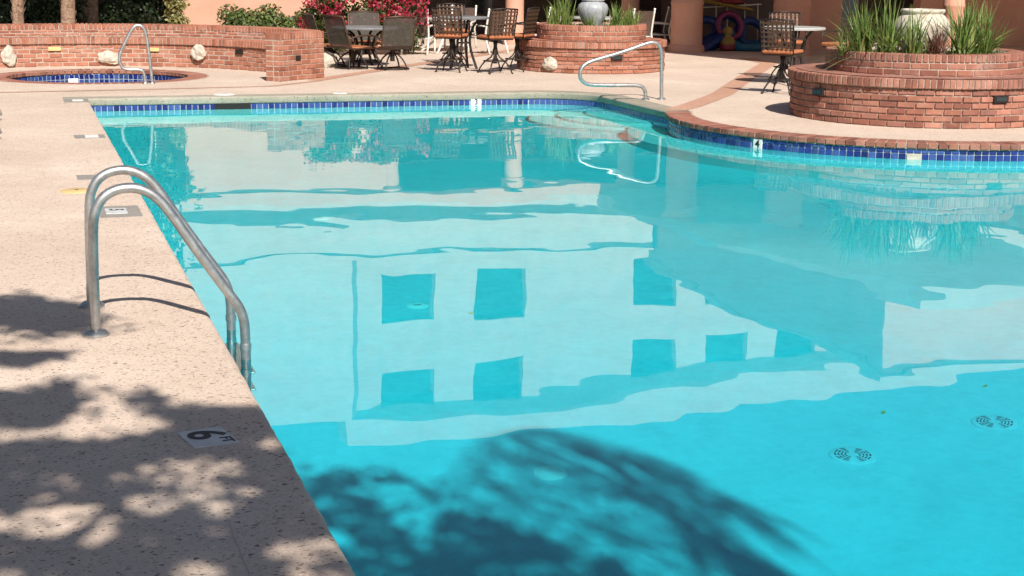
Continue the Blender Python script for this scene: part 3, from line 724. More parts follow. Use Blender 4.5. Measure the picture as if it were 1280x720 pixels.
# ------------------------------------------------------------------ furniture
def arcpts(p0, p1, bulge, k=6):
    a, b = Vector(p0), Vector(p1); return [a.lerp(b, i/k)+Vector(bulge)*math.sin(PI*i/k) for i in range(k+1)]
def panel(mb, pl_, pr_, th=.012):            # sling stretched between two rails
    nl = len(pl_); vv = []
    for a, b in zip(pl_, pr_): vv += [Vector(a), Vector(b)]
    f = [(2*i, 2*i+1, 2*i+3, 2*i+2) for i in range(nl-1)]; mb.add(vv, f)
    return mb
def swivel_chair(label):                     # faces +x
    r_ = thing('swivel_chair', label, 'chair', group='swivel patio chairs')
    side = [(.30, .34), (.22, .37), (-.16, .33), (-.23, .40), (-.30, .62), (-.37, .86)]
    for s in (-1, 1):
        MB().tube([(x, s*.27, z) for x, z in side], .013, 8, smooth=1).build('side_rail', MT['bronze'], r_, 'all')
        MB().tube([(.26, s*.27, .35), (.29, s*.30, .50), (.20, s*.31, .56), (-.10, s*.31, .55), (-.26, s*.28, .50)], .014, 8, smooth=1).build('armrest', MT['bronze'], r_, 'all')
    mb = MB(); panel(mb, [(x, -.265, z) for x, z in side[2:]], [(x, .265, z) for x, z in side[2:]]); mb.build('backrest', MT['sling_grey'], r_)
    MB().tube([(-.37, -.27, .86), (-.375, 0, .875), (-.37, .27, .86)], .013, 8).build('top_rail', MT['bronze'], r_, 'all')
    MB().box((.05, 0, .355), (.46, .52, .035), bev=.014).build('seat', MT['cushion'], r_)
    MB().tube([(0, 0, .33), (0, 0, .14)], .04, 10).build('post', MT['iron'], r_, True)
    MB().tube([(.27*math.cos(2*PI*i/28), .27*math.sin(2*PI*i/28), .022) for i in range(28)], .012, 6, True).build('base_ring', MT['iron'], r_, 'all')
    for k in range(4):
        a = PI/4+k*PI/2; c, s = math.cos(a), math.sin(a)
        MB().tube([(c*.03, s*.03, .28), (c*.13, s*.13, .235), (c*.22, s*.22, .13), (c*.27, s*.27, .02)], .014, 6, smooth=1).build('leg', MT['iron'], r_, 'all')
    return r_
def sling_chair(label):                      # white frame, faces +x
    r_ = thing('sling_chair', label, 'chair', group='white framed sling chairs')
    for s in (-1, 1):
        MB().tube([(.25, s*.26, 0), (.25, s*.26, .42), (.21, s*.27, .53), (.05, s*.27, .555), (-.20, s*.26, .535)], .018, 8, smooth=1).build('arm_frame', MT['white_metal'], r_, 'all')
        MB().tube([(-.33, s*.25, 0), (-.20, s*.25, .34), (-.22, s*.25, .48), (-.30, s*.25, .84)], .019, 8, smooth=1).build('back_frame', MT['white_metal'], r_, 'all')
        MB().tube([(.25, s*.25, .33), (-.20, s*.25, .31)], .016, 8).build('seat_rail', MT['white_metal'], r_, 'all')
        o_ = MB().lathe([(0, .03), (.022, .015), (.024, -.015), (0, -.02)], (-.30, s*.25, .85), 10).build('finial', MT['white_metal'], r_, 'all')
    MB().tube([(.25, -.25, .33), (.25, .25, .33)], .016, 8).build('front_rail', MT['white_metal'], r_, 'all')
    MB().tube([(-.20, -.25, .31), (-.20, .25, .31)], .016, 8).build('rear_rail', MT['white_metal'], r_, 'all')
    mb = MB(); panel(mb, [(.25, -.24, .345), (.0, -.24, .325), (-.20, -.24, .33)], [(.25, .24, .345), (.0, .24, .325), (-.20, .24, .33)]); mb.build('seat', MT['sling_brown'], r_)
    sd = [(-.205, .36), (-.225, .5), (-.26, .66), (-.297, .82)]
    mb = MB(); panel(mb, [(x, -.24, z) for x, z in sd], [(x, .24, z) for x, z in sd]); mb.build('backrest', MT['sling_brown'], r_)
    return r_
def weave_chair(label, group='woven iron bar chairs'):                    # counter-height, faces +x
    r_ = thing('bar_chair', label, 'chair', group=group)
    for s in (-1, 1):
        MB().tube([(-.20, s*.225, .56), (-.235, s*.235, .80), (-.29, s*.24, 1.02)], .013, 8, smooth=1).build('back_post', MT['iron'], r_, 'all')
        MB().tube([(.19, s*.225, .56), (.21, s*.25, .72), (.10, s*.26, .78), (-.23, s*.235, .77)], .012, 8, smooth=1).build('armrest', MT['iron'], r_, 'all')
    MB().tube([(-.29, -.24, 1.02), (-.295, 0, 1.035), (-.29, .24, 1.02)], .013, 8).build('top_rail', MT['iron'], r_, 'all')
    mb = MB()
    for k in range(7): yy = -.195+k*.065; mb.tube([(-.212, yy, .60), (-.24, yy, .80), (-.288, yy, 1.01)], .0155, 4)
    for k in range(6):
        zz = .66+k*.064; xx = -.225-(zz-.66)*.175; mb.tube([(xx, -.225, zz), (xx, .225, zz)], .0155, 4)
    mb.build('back_weave', MT['bronze'], r_)
    MB().box((0, 0, .585), (.46, .46, .055), bev=.02).build('seat_cushion', MT['cushion'], r_)
    MB().box((0, 0, .545), (.42, .44, .02), bev=.006).build('seat_plate', MT['iron'], r_)
    MB().tube([(0, 0, .54), (0, 0, .16)], [.045, .03, .03, .04], 10, smooth=1).build('post', MT['iron'], r_, 'all')
    MB().tube([(.19*math.cos(2*PI*i/24), .19*math.sin(2*PI*i/24), .20) for i in range(24)], .009, 6, True).build('foot_ring', MT['iron'], r_, 'all')
    for k in range(4):
        a = PI/4+k*PI/2; c, s = math.cos(a), math.sin(a)
        MB().tube([(c*.02, s*.02, .42), (c*.05, s*.05, .27), (c*.16, s*.16, .20), (c*.25, s*.25, .10), (c*.285, s*.285, .0), (c*.30, s*.30, .02)], .012, 6, smooth=1).build('leg', MT['iron'], r_, 'all')
    return r_
def round_table(label, loc, R, h, mat, leg, splay=.55):
    r_ = thing('patio_table', label, 'table', loc)
    MB().lathe([(0, h), (R-.01, h), (R, h-.012), (R-.005, h-.035), (R-.05, h-.04), (0, h-.03)], (0, 0, 0), 48).build('table_top', MT[mat], r_, True)
    for k in range(4):
        a = PI/4+k*PI/2+.2; c, s = math.cos(a), math.sin(a)
        MB().tube([(c*R*splay, s*R*splay, 0), (c*R*.22, s*R*.22, h*.45), (c*R*.30, s*R*.30, h*.75), (c*R*.6, s*R*.6, h-.035)], .022, 8, smooth=2).build('leg', MT[leg], r_, 'all')
    MB().tube([(R*.25*math.cos(2*PI*i/24), R*.25*math.sin(2*PI*i/24), h*.5) for i in range(24)], .012, 6, True).build('ring', MT[leg], r_, 'all')
    return r_
D = math.radians
c0 = swivel_chair('high-back mesh swivel chair with its back to the pool, at the grey round table'); c0.location = (5.98, 25.85, 0); c0.rotation_euler = (0, 0, D(97))
round_table('round grey-topped patio table among the mesh swivel chairs', (5.72, 26.75, 0), .56, .66, 'table_top', 'iron')
dup(c0, (5.12, 26.72, 0), D(6), 'high-back mesh swivel chair tilted beside the bougainvillea, nearest the brick pier')
dup(c0, (5.36, 26.15, 0), D(25), 'mesh swivel chair just in front of the one nearest the brick pier')
dup(c0, (5.95, 27.75, 0), D(-95), 'mesh swivel chair on the bougainvillea side of the grey table')
c1 = sling_chair('white framed brown sling chair with its back to the pool, next to the swivel chairs'); c1.location = (7.45, 30.0, 0); c1.rotation_euler = (0, 0, D(62))
round_table('white patio table among white framed sling chairs', (8.2, 30.75, 0), .58, .66, 'table_white', 'white_metal', .9)
dup(c1, (7.35, 31.6, 0), D(-35), 'white framed sling chair on the bougainvillea side of the white table')
dup(c1, (8.85, 30.1, 0), D(118), 'white framed sling chair partly hidden behind the bar chairs')
dup(c1, (8.75, 31.7, 0), D(-120), 'white framed sling chair on the arcade side of the white table')
dup(c1, (10.15, 30.6, 0), D(-170), 'white framed sling chair beside the lit arcade column, left of the grey urn')
dup(c1, (12.0, 30.3, 0), D(105), 'white framed sling chair behind the grasses right of the grey urn')
dup(c1, (12.75, 31.0, 0), D(170), 'white framed sling chair in profile beside the shaded column')
round_table('white patio table behind the smaller planter', (11.5, 31.2, 0), .55, .66, 'table_white', 'white_metal', .9)
c2 = weave_chair('woven iron bar chair with orange cushion beside the white table'); c2.location = (6.82, 25.25, 0); c2.rotation_euler = (0, 0, D(58))
round_table('tall round grey bar table between woven bar chairs', (7.22, 25.95, 0), .42, .86, 'table_top', 'iron')
dup(c2, (7.42, 24.78, 0), D(102), 'woven iron bar chair with its back to the pool between two other bar chairs')
dup(c2, (7.93, 25.25, 0), D(140), 'woven iron bar chair turned beside the smaller brick planter')
dup(c2, (7.3, 26.9, 0), D(-95), 'woven iron bar chair on the building side of the tall bar table')
E5 = dup(c2, (10.25, 20.3, 0), D(42), 'woven iron bar chair with orange cushion behind the large planter')
round_table('grey-topped table behind the large planter', (11.15, 21.75, 0), .46, .86, 'table_white', 'iron')
dup(c2, (11.55, 22.75, 0), D(-105), 'woven iron bar chair facing the pool across the table behind the large planter')
dup(c2, (12.1, 22.0, 0), D(-165), 'woven iron bar chair behind the grasses of the large planter')

# urns
def urn(label, c, prof, mat):
    r_ = thing('urn', label, 'urn', c); MB().lathe(prof, (0, 0, 0), 40).build('pot', MT[mat], r_, 'all'); return r_
urn('tall grey-blue glazed urn standing in the smaller planter', (P1[0]+.02, P1[1], .68), [(.0, 0), (.115, 0), (.13, .03), (.20, .14), (.25, .26), (.258, .33), (.24, .39), (.19, .43), (.16, .445), (.19, .455), (.195, .475), (.17, .48), (.15, .44), (.14, .3)], 'urn_grey')
urn('weathered cream stone urn standing in the large planter', (P2[0]-.04, P2[1]+.02, .72), [(0, 0), (.17, 0), (.19, .03), (.27, .13), (.33, .26), (.335, .34), (.31, .42), (.26, .475), (.235, .49), (.25, .505), (.265, .53), (.255, .55), (.22, .55), (.205, .5), (.2, .3)], 'urn_cream')

# ------------------------------------------------------------------ plants
def blades(mb, c, n, L, wd, spread, rnd, droop=.6):
    for _ in range(n):
        a = rnd.uniform(0, 2*PI); tilt = abs(rnd.gauss(0, spread)); l = L*rnd.uniform(.55, 1.1); w_ = wd*rnd.uniform(.7, 1.2)
        d = Vector((math.cos(a)*math.sin(tilt), math.sin(a)*math.sin(tilt), math.cos(tilt))); sd = Vector((-math.sin(a), math.cos(a), 0))
        sd = (sd*math.cos(rnd.uniform(-1, 1))+Vector((math.cos(a), math.sin(a), 0))*math.sin(rnd.uniform(-1, 1))).normalized()
        b = Vector(c)+Vector((rnd.gauss(0, .05), rnd.gauss(0, .05), 0)); vv = []; dr = droop*rnd.uniform(.2, 1.3)*(.3+tilt)
        for k in range(5):
            s = k/4; p = b+d*l*s+Vector((math.cos(a)*s*s*dr*l*.4, math.sin(a)*s*s*dr*l*.4, -s*s*dr*l*.5)); ww = w_*(1-s**1.7)*.5+.0006
            vv += [p-sd*ww, p+sd*ww]
        mb.add(vv, [(2*k, 2*k+1, 2*k+3, 2*k+2) for k in range(4)])
def tuft(label, c, n, L, wd, spread, mat, seed, group):
    r_ = thing('grass_tuft', label, 'plant', c, group=group); rnd = random.Random(seed)
    mb = MB(); blades(mb, (0, 0, 0), n, L, wd, spread, rnd); mb.build('blades', MT[mat], r_)
    mb = MB(); blades(mb, (0, 0, 0), n//5, L*.7, wd, spread*1.7, rnd, .8); mb.build('dry_blades', MT['grass_red' if mat == 'grass_red' else 'shrub_yellow'], r_)
    return r_
def px_at(px, Y, z): d = fw+r2*((px-640)/F)-u2*((60-360)/F); t_ = Y/d.y; return (d.x*t_, Y, z)
gA = 'strap-leaved grasses in the large planter'
for i, (px, Y, n, L, sp, mat, lab) in enumerate(((1078, 16.75, 110, .74, .44, 'grass', 'broad green grass tuft leaning out of the large planter, on the table side'), (1110, 16.55, 100, .74, .30, 'grass', 'upright green grass tuft left of the cream urn'),
        (1142, 16.35, 60, .62, .20, 'grass', 'narrow green grass tuft in front of the cream urn'), (1172, 16.3, 80, .42, .38, 'grass_red', 'low reddish-brown grass tuft in front of the cream urn'),
        (1205, 16.35, 120, .76, .34, 'grass', 'tall green grass tuft right of the cream urn'), (1228, 16.5, 100, .72, .62, 'grass', 'spreading green grass tuft hanging over the far right rim'), (1060, 16.9, 60, .46, .75, 'grass', 'short splayed yellowing tuft at the planter rim'))):
    tuft(lab, px_at(px, Y, .74), n, L, .022, sp, mat, 60+i, gA)
gB = 'grasses in the smaller planter'
for i, (px, Y, n, L, sp, lab) in enumerate(((705, 25.35, 110, .60, .26, 'tall green grass tuft left of the grey urn'), (692, 25.4, 60, .45, .35, 'short green grass tuft at the left rim of the smaller planter'), (738, 25.0, 50, .28, .35, 'small green grass tuft in front of the grey urn'),
        (768, 25.2, 80, .46, .34, 'green grass tuft right of the grey urn'), (785, 25.25, 70, .42, .4, 'loose green grass tuft at the right rim of the smaller planter'))):
    tuft(lab, px_at(px, Y, .70), n, L, .017, sp, 'grass', 80+i, gB)
for i, (c, n, lab) in enumerate((((P2[0], P2[1], .735), 260, 'low creeping ground cover on the soil of the large planter'), ((P1[0], P1[1], .695), 160, 'low creeping ground cover on the soil of the smaller planter'))):
    rnd = random.Random(5+i); mb = MB(); R_ = (.98, .74)[i]
    for _ in range(n):
        a = rnd.uniform(0, 2*PI); q = R_*math.sqrt(rnd.random()); blades(mb, (c[0]+q*math.cos(a), c[1]+q*math.sin(a), c[2]), 3, .10, .016, .8, rnd)
    o = mb.build('ground_cover', MT['hedge']); tag(o, lab, 'ground cover', kind='stuff')

def leaves(mb, n, fn, size, rnd, asp=.5):
    for _ in range(n):
        p = fn(rnd)
        if p is None: continue
        a = Vector((rnd.gauss(0, 1), rnd.gauss(0, 1), rnd.gauss(0, .8))).normalized(); b = a.orthogonal().normalized()
        b = (Matrix.Rotation(rnd.uniform(0, 6.28), 3, a) @ b); l = size*rnd.uniform(.6, 1.3); c = a.cross(b)
        mb.add([p-b*l*.5, p+c*l*asp*.5, p+b*l*.5, p-c*l*asp*.5], [(0, 1, 2, 3)])
def blob_fn(clumps):
    def fn(rnd):
        c, r = rnd.choice(clumps); d = Vector((rnd.gauss(0, 1), rnd.gauss(0, 1), rnd.gauss(0, 1))).normalized()*(rnd.random()**.4)
        p = Vector((c[0]+d.x*r[0], c[1]+d.y*r[1], c[2]+d.z*r[2])); return p if p.z > .02 else None
    return fn
def shrub(name, label, cat, c, clumps, n, size, mat, seed, group=None, extra=None):
    r_ = thing(name, label, cat, c, group=group); rnd = random.Random(seed); mb = MB(); leaves(mb, n, blob_fn(clumps), size, rnd); mb.build('foliage', MT[mat], r_, False, True)
    mb = MB()
    for cc, rr_ in clumps[::2]:
        mb.tube([(c[0]+rnd.uniform(-.05, .05), c[1], 0), (cc[0], cc[1], cc[2])], [.025, .008], 5)
    mb.build('stems', MT['bark'], r_, False, True)
    if extra:
        mb = MB(); leaves(mb, extra[0], blob_fn(extra[2]), extra[3], rnd, .8); mb.build('blossom', MT[extra[1]], r_, False, True)
    return r_
rnd = random.Random(11)
# hedge before the pink wall, bougainvillea, yellow shrub at the wall corner
hd = [((4.1+i*.17+rnd.uniform(-.05, .05), 31.6+rnd.uniform(-.15, .15), .45+rnd.uniform(-.05, .2)), (.28, .3, .28)) for i in range(13)]
hd += [((4.1+i*.17, 31.5, .2), (.28, .3, .25)) for i in range(13)]
shrub('hedge', 'low green hedge before the pink wall behind the spa bench', 'hedge', (5.0, 31.6, 0), hd, 12000, .08, 'hedge', 12)
bg = [((rnd.uniform(5.35, 7.3), rnd.uniform(29.6, 30.6), rnd.uniform(.25, 1.5)), (.35, .35, .3)) for _ in range(30)]
bb = [((rnd.uniform(5.15, 7.5), rnd.uniform(29.2, 29.9), rnd.uniform(.55, 1.7)), (.16, .2, .12)) for _ in range(80)]
shrub('bougainvillea', 'bougainvillea bush covered in crimson bracts behind the swivel chairs', 'shrub', (6.3, 30.1, 0), bg, 14000, .085, 'hedge', 13, None, (3000, 'bract', bb, .06))
ysx = [((3.15+rnd.uniform(-.15, .15), 32.3+rnd.uniform(-.2, .2), rnd.uniform(.2, 1.6)), (.18, .2, .25)) for _ in range(10)]
shrub('corner_shrub', 'pale yellow-green shrub at the corner of the pink wall', 'shrub', (3.15, 32.3, 0), ysx, 1500, .09, 'shrub_yellow', 14)
# dark hedges behind the spa wall
dk = [((-2.5+i*.42+rnd.uniform(-.1, .1), 33.0+rnd.uniform(-.3, .3), .45+rnd.uniform(0, .35)), (.4, .5, .42)) for i in range(13)]
shrub('dark_hedge', 'dark shaded hedge behind the palm trunks', 'hedge', (0, 33.0, 0), dk, 9000, .10, 'leaf_dark', 15)
dk2 = [((rnd.uniform(-4.5, 2.9), 35.5+rnd.uniform(-.5, .5), rnd.uniform(.5, 3.4)), (.7, .6, .6)) for i in range(42)]
shrub('screen_hedge', 'tall dark screen of shrubs behind the shaded hedge', 'hedge', (-.5, 35.5, 0), dk2, 26000, .17, 'leaf_dark', 16)
gw = thing('dark_backdrop', 'added dark backdrop closing the gaps in the screen of shrubs', 'wall', (-2, 36.8, 0)); MB().box((-2.5, 36.8, 1.8), (11, .3, 3.6)).build('wall', MT['frame_shade_brown'], gw, False, True); MB().box((-2.5, 36.8, 3.65), (11.1, .42, .1)).build('cap', MT['frame_shade_brown'], gw, False, True)  # backdrop added to darken the bright gaps between the shrubs

def frond(mb, pts, L, rnd, nl=26, hang=.7, wd=.02, jit=.0):
    P = [Vector(p) for p in pts]
    for _ in range(3):
        Q = [P[0]]
        for a, b in zip(P, P[1:]): Q += [a*.75+b*.25, a*.25+b*.75]
        Q.append(P[-1]); P = Q
    mb.tube(P[::2]+[P[-1]], [.02, .012, .004] if not jit else [.014, .006, .003], 5, cap=False)
    n = len(P)
    for i in range(nl):
        s = .12+.88*i/(nl-1); k = s*(n-1); a = int(min(k, n-2)); p = P[a].lerp(P[a+1], k-a); t_ = (P[min(a+1, n-1)]-P[a]).normalized()
        side = t_.cross(Vector((0, 0, 1))); side = side.normalized() if side.length > .01 else Vector((1, 0, 0))
        l = L*(1-.55*abs(s-.4))*rnd.uniform(.8-jit, 1.15+jit)
        for sg in (-1, 1):
            d = (side*sg*(1-hang*.6)+t_*.55+Vector((rnd.gauss(0, jit), rnd.gauss(0, jit), -hang*rnd.uniform(.7, 1.2)))).normalized()
            w_ = d.cross(Vector((rnd.gauss(0, 1), rnd.gauss(0, 1), rnd.gauss(0, 1)))).normalized()*wd
            mid = p+d*l*.55+Vector((0, 0, -.04*l)); tip = p+d*l+Vector((0, 0, -.22*l*hang))
            mb.add([p-w_*.5, p+w_*.5, mid+w_*.8, tip, mid-w_*.8], [(0, 1, 2, 3, 4)])
def palm(label, base, h, lean, r0, nf, L, seed, group, extra_fronds=()):
    r_ = thing('palm_tree', label, 'palm tree', base, group=group); rnd = random.Random(seed); b = Vector(base); top = b+Vector((lean[0], lean[1], h))
    pts = [b.lerp(top, i/14) for i in range(15)]
    mb = MB(); n = 14
    prof = []
    mb.tube(pts, [r0*1.15]+[r0*(1+.10*rnd.uniform(-1, 1)) for _ in range(26)]+[r0*.95], 16)
    mb.build('trunk', MT['palm_trunk'], r_, 'all', True)
    mb = MB()
    for i in range(int(h*40)):               # stubs of old leaf bases
        z = rnd.uniform(.1, 1)*h; a = rnd.uniform(0, 6.28); c = b.lerp(top, z/h)+Vector((math.cos(a), math.sin(a), 0))*r0*.95
        mb.add([c+Vector((-math.sin(a), math.cos(a), 0))*.035, c-Vector((-math.sin(a), math.cos(a), 0))*.035, c+Vector((math.cos(a)*.05, math.sin(a)*.05, .10))], [(0, 1, 2)])
    tag(mb.build('leaf_bases', MT['palm_trunk'], r_, False, True), kind='stuff')
    mb = MB()
    for i in range(nf):
        a = 2*PI*i*.382+rnd.uniform(-.2, .2); el = rnd.uniform(-.3, 1.2); l = L*rnd.uniform(.8, 1.1); h_ = Vector((math.cos(a), math.sin(a), 0)); 
        frond(mb, [top, top+h_*l*.35*math.cos(el)+Vector((0, 0, l*.4*math.sin(el)+.15)), top+h_*l*.75*math.cos(el*.6)+Vector((0, 0, l*.35*math.sin(el))), top+h_*l*.95*math.cos(el*.5)+Vector((0, 0, l*(.35*math.sin(el)-.35)))], L*.30, rnd, 24, .5, .03)
    for f_ in extra_fronds: frond(mb, f_, .68, rnd, 34, .95, .013, .22)
    mb.build('crown', MT['frond'], r_, False, True); return r_
palm('shaggy palm trunk farthest from the pink wall behind the spa bench', (.14, 29.2, 0), 3.6, (.1, .2, 0)[:2], .10, 24, 1.7, 31, 'palms behind the spa')
palm('shaggy palm trunk nearer the pink wall behind the spa bench', (.96, 29.1, 0), 4.2, (.15, .1), .115, 24, 1.8, 32, 'palms behind the spa')

def tree(label, base, trunk, limbs, leaf_fn, n, size, mat, seed):
    r_ = thing('shade_tree', label, 'tree', base); rnd = random.Random(seed)
    MB().tube(trunk, [.20, .15, .11], 10, smooth=2).build('trunk', MT['bark'], r_, 'all', True)
    mb = MB()
    for l in limbs: mb.tube(l, [.07, .035, .008], 7, smooth=2)
    mb.build('limbs', MT['bark'], r_, 'all', True)
    mb = MB(); leaves(mb, n, leaf_fn, size, rnd, .42); mb.build('crown', MT[mat], r_, False, True); return r_
# garden tree left of the pink wall
gt = [((1.9+rnd.gauss(0, .75), 32.6+rnd.gauss(0, .7), 3.6+rnd.gauss(0, .8)), (.55, .55, .45)) for _ in range(34)]
gt += [((-1.6+rnd.gauss(0, .7), 31.8+rnd.gauss(0, .6), 3.8+rnd.gauss(0, .7)), (.6, .55, .45)) for _ in range(26)]
tree('leafy garden tree beside the pink building behind the palms', (1.5, 32.8, 0), [(1.5, 32.8, 0), (1.55, 32.8, 1.4), (1.7, 32.7, 2.6)], [[(1.7, 32.7, 2.4), (1.2, 32.4, 3.2), (.4, 32, 3.9)], [(1.7, 32.7, 2.5), (2.2, 32.9, 3.3), (2.6, 33, 4.0)], [(1.7, 32.7, 2.2), (.2, 32.2, 3.0), (-1.5, 31.8, 3.8)]], blob_fn(gt), 20000, .15, 'leaf', 33)

# tree and palm behind the camera whose shade falls on the deck and pool
def edge_y(x):
    k = [(-4, 6.6), (-.1, 6.85), (.2, 6.95), (.45, 6.72), (.65, 6.4), (.9, 6.3), (1.2, 6.45), (1.4, 6.4), (1.75, 6.15), (2.0, 5.7), (2.3, 5.2), (2.6, 4.9), (3, 4.5)]
    for (a, ya), (b, yb) in zip(k, k[1:]):
        if x <= b: return ya+(yb-ya)*(x-a)/(b-a)
    return 0
LIT = [(.28, 6.2, .17, .16, .85), (.52, 5.35, .20, .42, .80), (.06, 5.4, .08, .25, .6), (.80, 4.55, .14, .2, .8), (.55, 6.45, .12, .12, .5), (.82, 5.9, .12, .12, .5), (1.55, 6.05, .1, .12, .5), (1.75, 5.2, .08, .1, .5)]
def shade_leaf(rnd):
    if rnd.random() < .06:                   # loose sprays reaching farther out
        x = rnd.gauss(.05, .13); y = 8.35+rnd.gauss(0, .18)-x*.7
        if rnd.random() < .12: x, y = rnd.gauss(-.05, .1), rnd.gauss(7.4, .06)
    else:
        x = rnd.uniform(-1.3, 2.5); y = rnd.uniform(3.2, 7.1)
        if y > edge_y(x)+rnd.gauss(-.06, .07): return None
        if x > .95 and rnd.random() < .62: return None
        if math.hypot(x-.65, y-5.95) < .22: LL = []
        else: LL = LIT
        for cx, cy_, rx, ry, pr in LL:
            if ((x-cx)/rx)**2+((y-cy_)/ry)**2 < 1+1.6*noise.noise(Vector((x*7, y*5, 8.8))) and rnd.random() < pr: return None
        v = noise.noise(Vector((x*3.2, y*2.6, 3.3)))
        if LL and v < -.18 and rnd.random() < min(.9, .25-v*2.0): return None
    z = 5.4+.6*noise.noise(Vector((x*1.2, y*1.2, 0)))+rnd.uniform(-.45, .45)
    return Vector((x-SH[0]*z, y-SH[1]*z, z))
tree('broad shade tree standing behind the near deck', (-1.7, -3.2, 0), [(-1.7, -3.2, 0), (-1.65, -3.1, 2), (-1.3, -2.8, 4.0)],
     [[(-1.3, -2.8, 3.9), (-.6, -1.6, 4.7), (.1, -.8, 5.2), (.3, -.2, 5.5)], [(-1.3, -2.8, 4.0), (0, -2.2, 4.9), (1.2, -1.2, 5.3)], [(-1.3, -2.8, 3.7), (-1.7, -1.8, 4.8), (-1.6, -.6, 5.3)], [(-1.3, -2.8, 3.8), (-1, -3.4, 4.9), (.6, -3.0, 5.5)]], shade_leaf, 64000, .10, 'leaf', 44)
S = lambda x, y, z: (x-SH[0]*z+.04, y-.13-SH[1]*z, z)
top = (1.5, -2.0, 6.2)
ex = []; rp = random.Random(3)
for k_ in range(7):
    q_ = k_*.30+rp.uniform(-.05, .05); jt = lambda a=.09: rp.uniform(-a, a)
    ex.append([top, S(2.0+.01*k_+jt(), 6.12-q_+jt(), 6.9), S(2.50+.03*k_+jt(), 6.84-q_*.95+jt(.07), 6.7), S(2.92+.02*k_+jt(), 6.42-q_+jt(), 6.15), S(3.10-.03*k_+jt(.2), 5.6-q_*.9+jt(.25), 5.6)])
ex.append([top, S(1.9, 6.1, 6.9), S(2.25, 6.72, 6.8), S(2.7, 6.7, 6.4), S(3.08, 6.1, 5.8)])
palm('feather palm behind the near end of the pool', (1.35, -2.35, 0), 6.2, (.15, .35), .15, 0, 1.9, 45, None, ex)

# ------------------------------------------------------------------ buildings
def part_box(parent, name, mat, x0, x1, y0, y1, z0, z1): return MB().box(((x0+x1)/2, (y0+y1)/2, (z0+z1)/2), (x1-x0, y1-y0, z1-z0)).build(name, MT[mat], parent, False, True)
nb = thing('arcade_building', 'low pink stucco building with a column arcade behind the patio', 'building', (8, 34, 0))
part_box(nb, 'wall', 'stucco', 3.3, 7.5, 33.0, 33.35, 0, 2.75)
part_box(nb, 'side_wall', 'stucco', 3.302, 3.6, 33.36, 40, 0, 2.75)
part_box(nb, 'rear_wall', 'frame_shade_brown', 3.61, 16.5, 38.0, 38.3, 0, 2.75)  # dark brown paints in the deep shade of the arcade interior
part_box(nb, 'beam', 'stucco', 3.15, 13.6, 32.85, 33.4, 2.76, 3.02)
part_box(nb, 'roof', 'frame_shade_brown', 3.2, 19.0, 33.52, 40.5, 2.85, 3.05)
part_box(nb, 'upper_fascia', 'stucco_pale', 3.2, 13.6, 32.95, 33.4, 3.03, 4.05)
part_box(nb, 'cornice', 'stucco_pale', 3.1, 13.62, 32.74, 33.42, 3.34, 3.52)
part_box(nb, 'parapet_cap', 'stucco_pale', 3.1, 13.62, 32.89, 33.5, 4.06, 4.16)
for i, x in enumerate((7.6, 10.35, 13.0)):
    MB().lathe([(.24, 0), (.24, .1), (.20, .14), (.19, 2.55), (.26, 2.62), (.26, 2.75)], (x, 33.15, 0), 24).build('column', MT['stucco'], nb, True, True)
for i, x in enumerate((8.4, 10.9, 13.4)):
    o = part_box(nb, 'door', 'frame_shade_brown', x-.5, x+.5, 37.9, 37.98, 0, 2.1); MB().box((x, 37.88, 1.2), (.7, .02, 1.4)).build('pane', MT['glass_dark'], o)
wg = thing('loggia_wing', 'single-storey pink wing with shaded loggia columns beside the patio', 'building', (16, 28, 0))
part_box(wg, 'upper_wall', 'stucco', 13.7, 17.6, 23.0, 33.4, 3.15, 4.62)
part_box(wg, 'parapet_cap', 'stucco_pale', 13.62, 17.68, 22.92, 33.5, 4.63, 4.72)
part_box(wg, 'rear_wall', 'frame_shade_brown', 14.2, 24, 34.0, 34.3, 0, 2.84)  # the loggia's deep shade is put into this wall's dark colour
part_box(wg, 'inner_wall', 'stucco', 15.5, 17.0, 31.0, 31.25, 0, 3.0)
part_box(wg, 'east_wall', 'stucco', 19.2, 25, 31.5, 31.8, 0, 2.97)
part_box(wg, 'east_shade_slab', 'stucco_pale', 19.0, 25.2, 24.5, 33.5, 2.98, 3.14)  # unseen slab added to throw shade on the east wall
mb = MB(); mb.prism([(13.5, 21.6), (17.7, 21.6), (17.7, 33.5), (12.25, 33.5), (12.35, 26.8)], 2.98, 3.14); mb.build('canopy', MT['stucco_pale'], wg, False, True)
for (x, y, r) in ((13.05, 30.15, .32), (14.8, 29.0, .36), (18.45, 29.0, .21), (17.2, 23.6, .22)):
    MB().lathe([(r+.05, 0), (r+.05, .12), (r, .16), (r, .93), (r+.012, .95), (r+.012, .99), (r, 1.01), (r, 2.8), (r+.06, 2.86), (r+.06, 2.978)], (x, y, 0), 28).build('column', MT['stucco'], wg, True, True)
part_box(wg, 'dark_door', 'dark_void', 17.1, 19.0, 33.9, 33.99, 0, 2.4)
part_box(wg, 'shutter', 'frame_shade_brown', 14.4, 16.4, 33.9, 33.98, 0, 2.4)

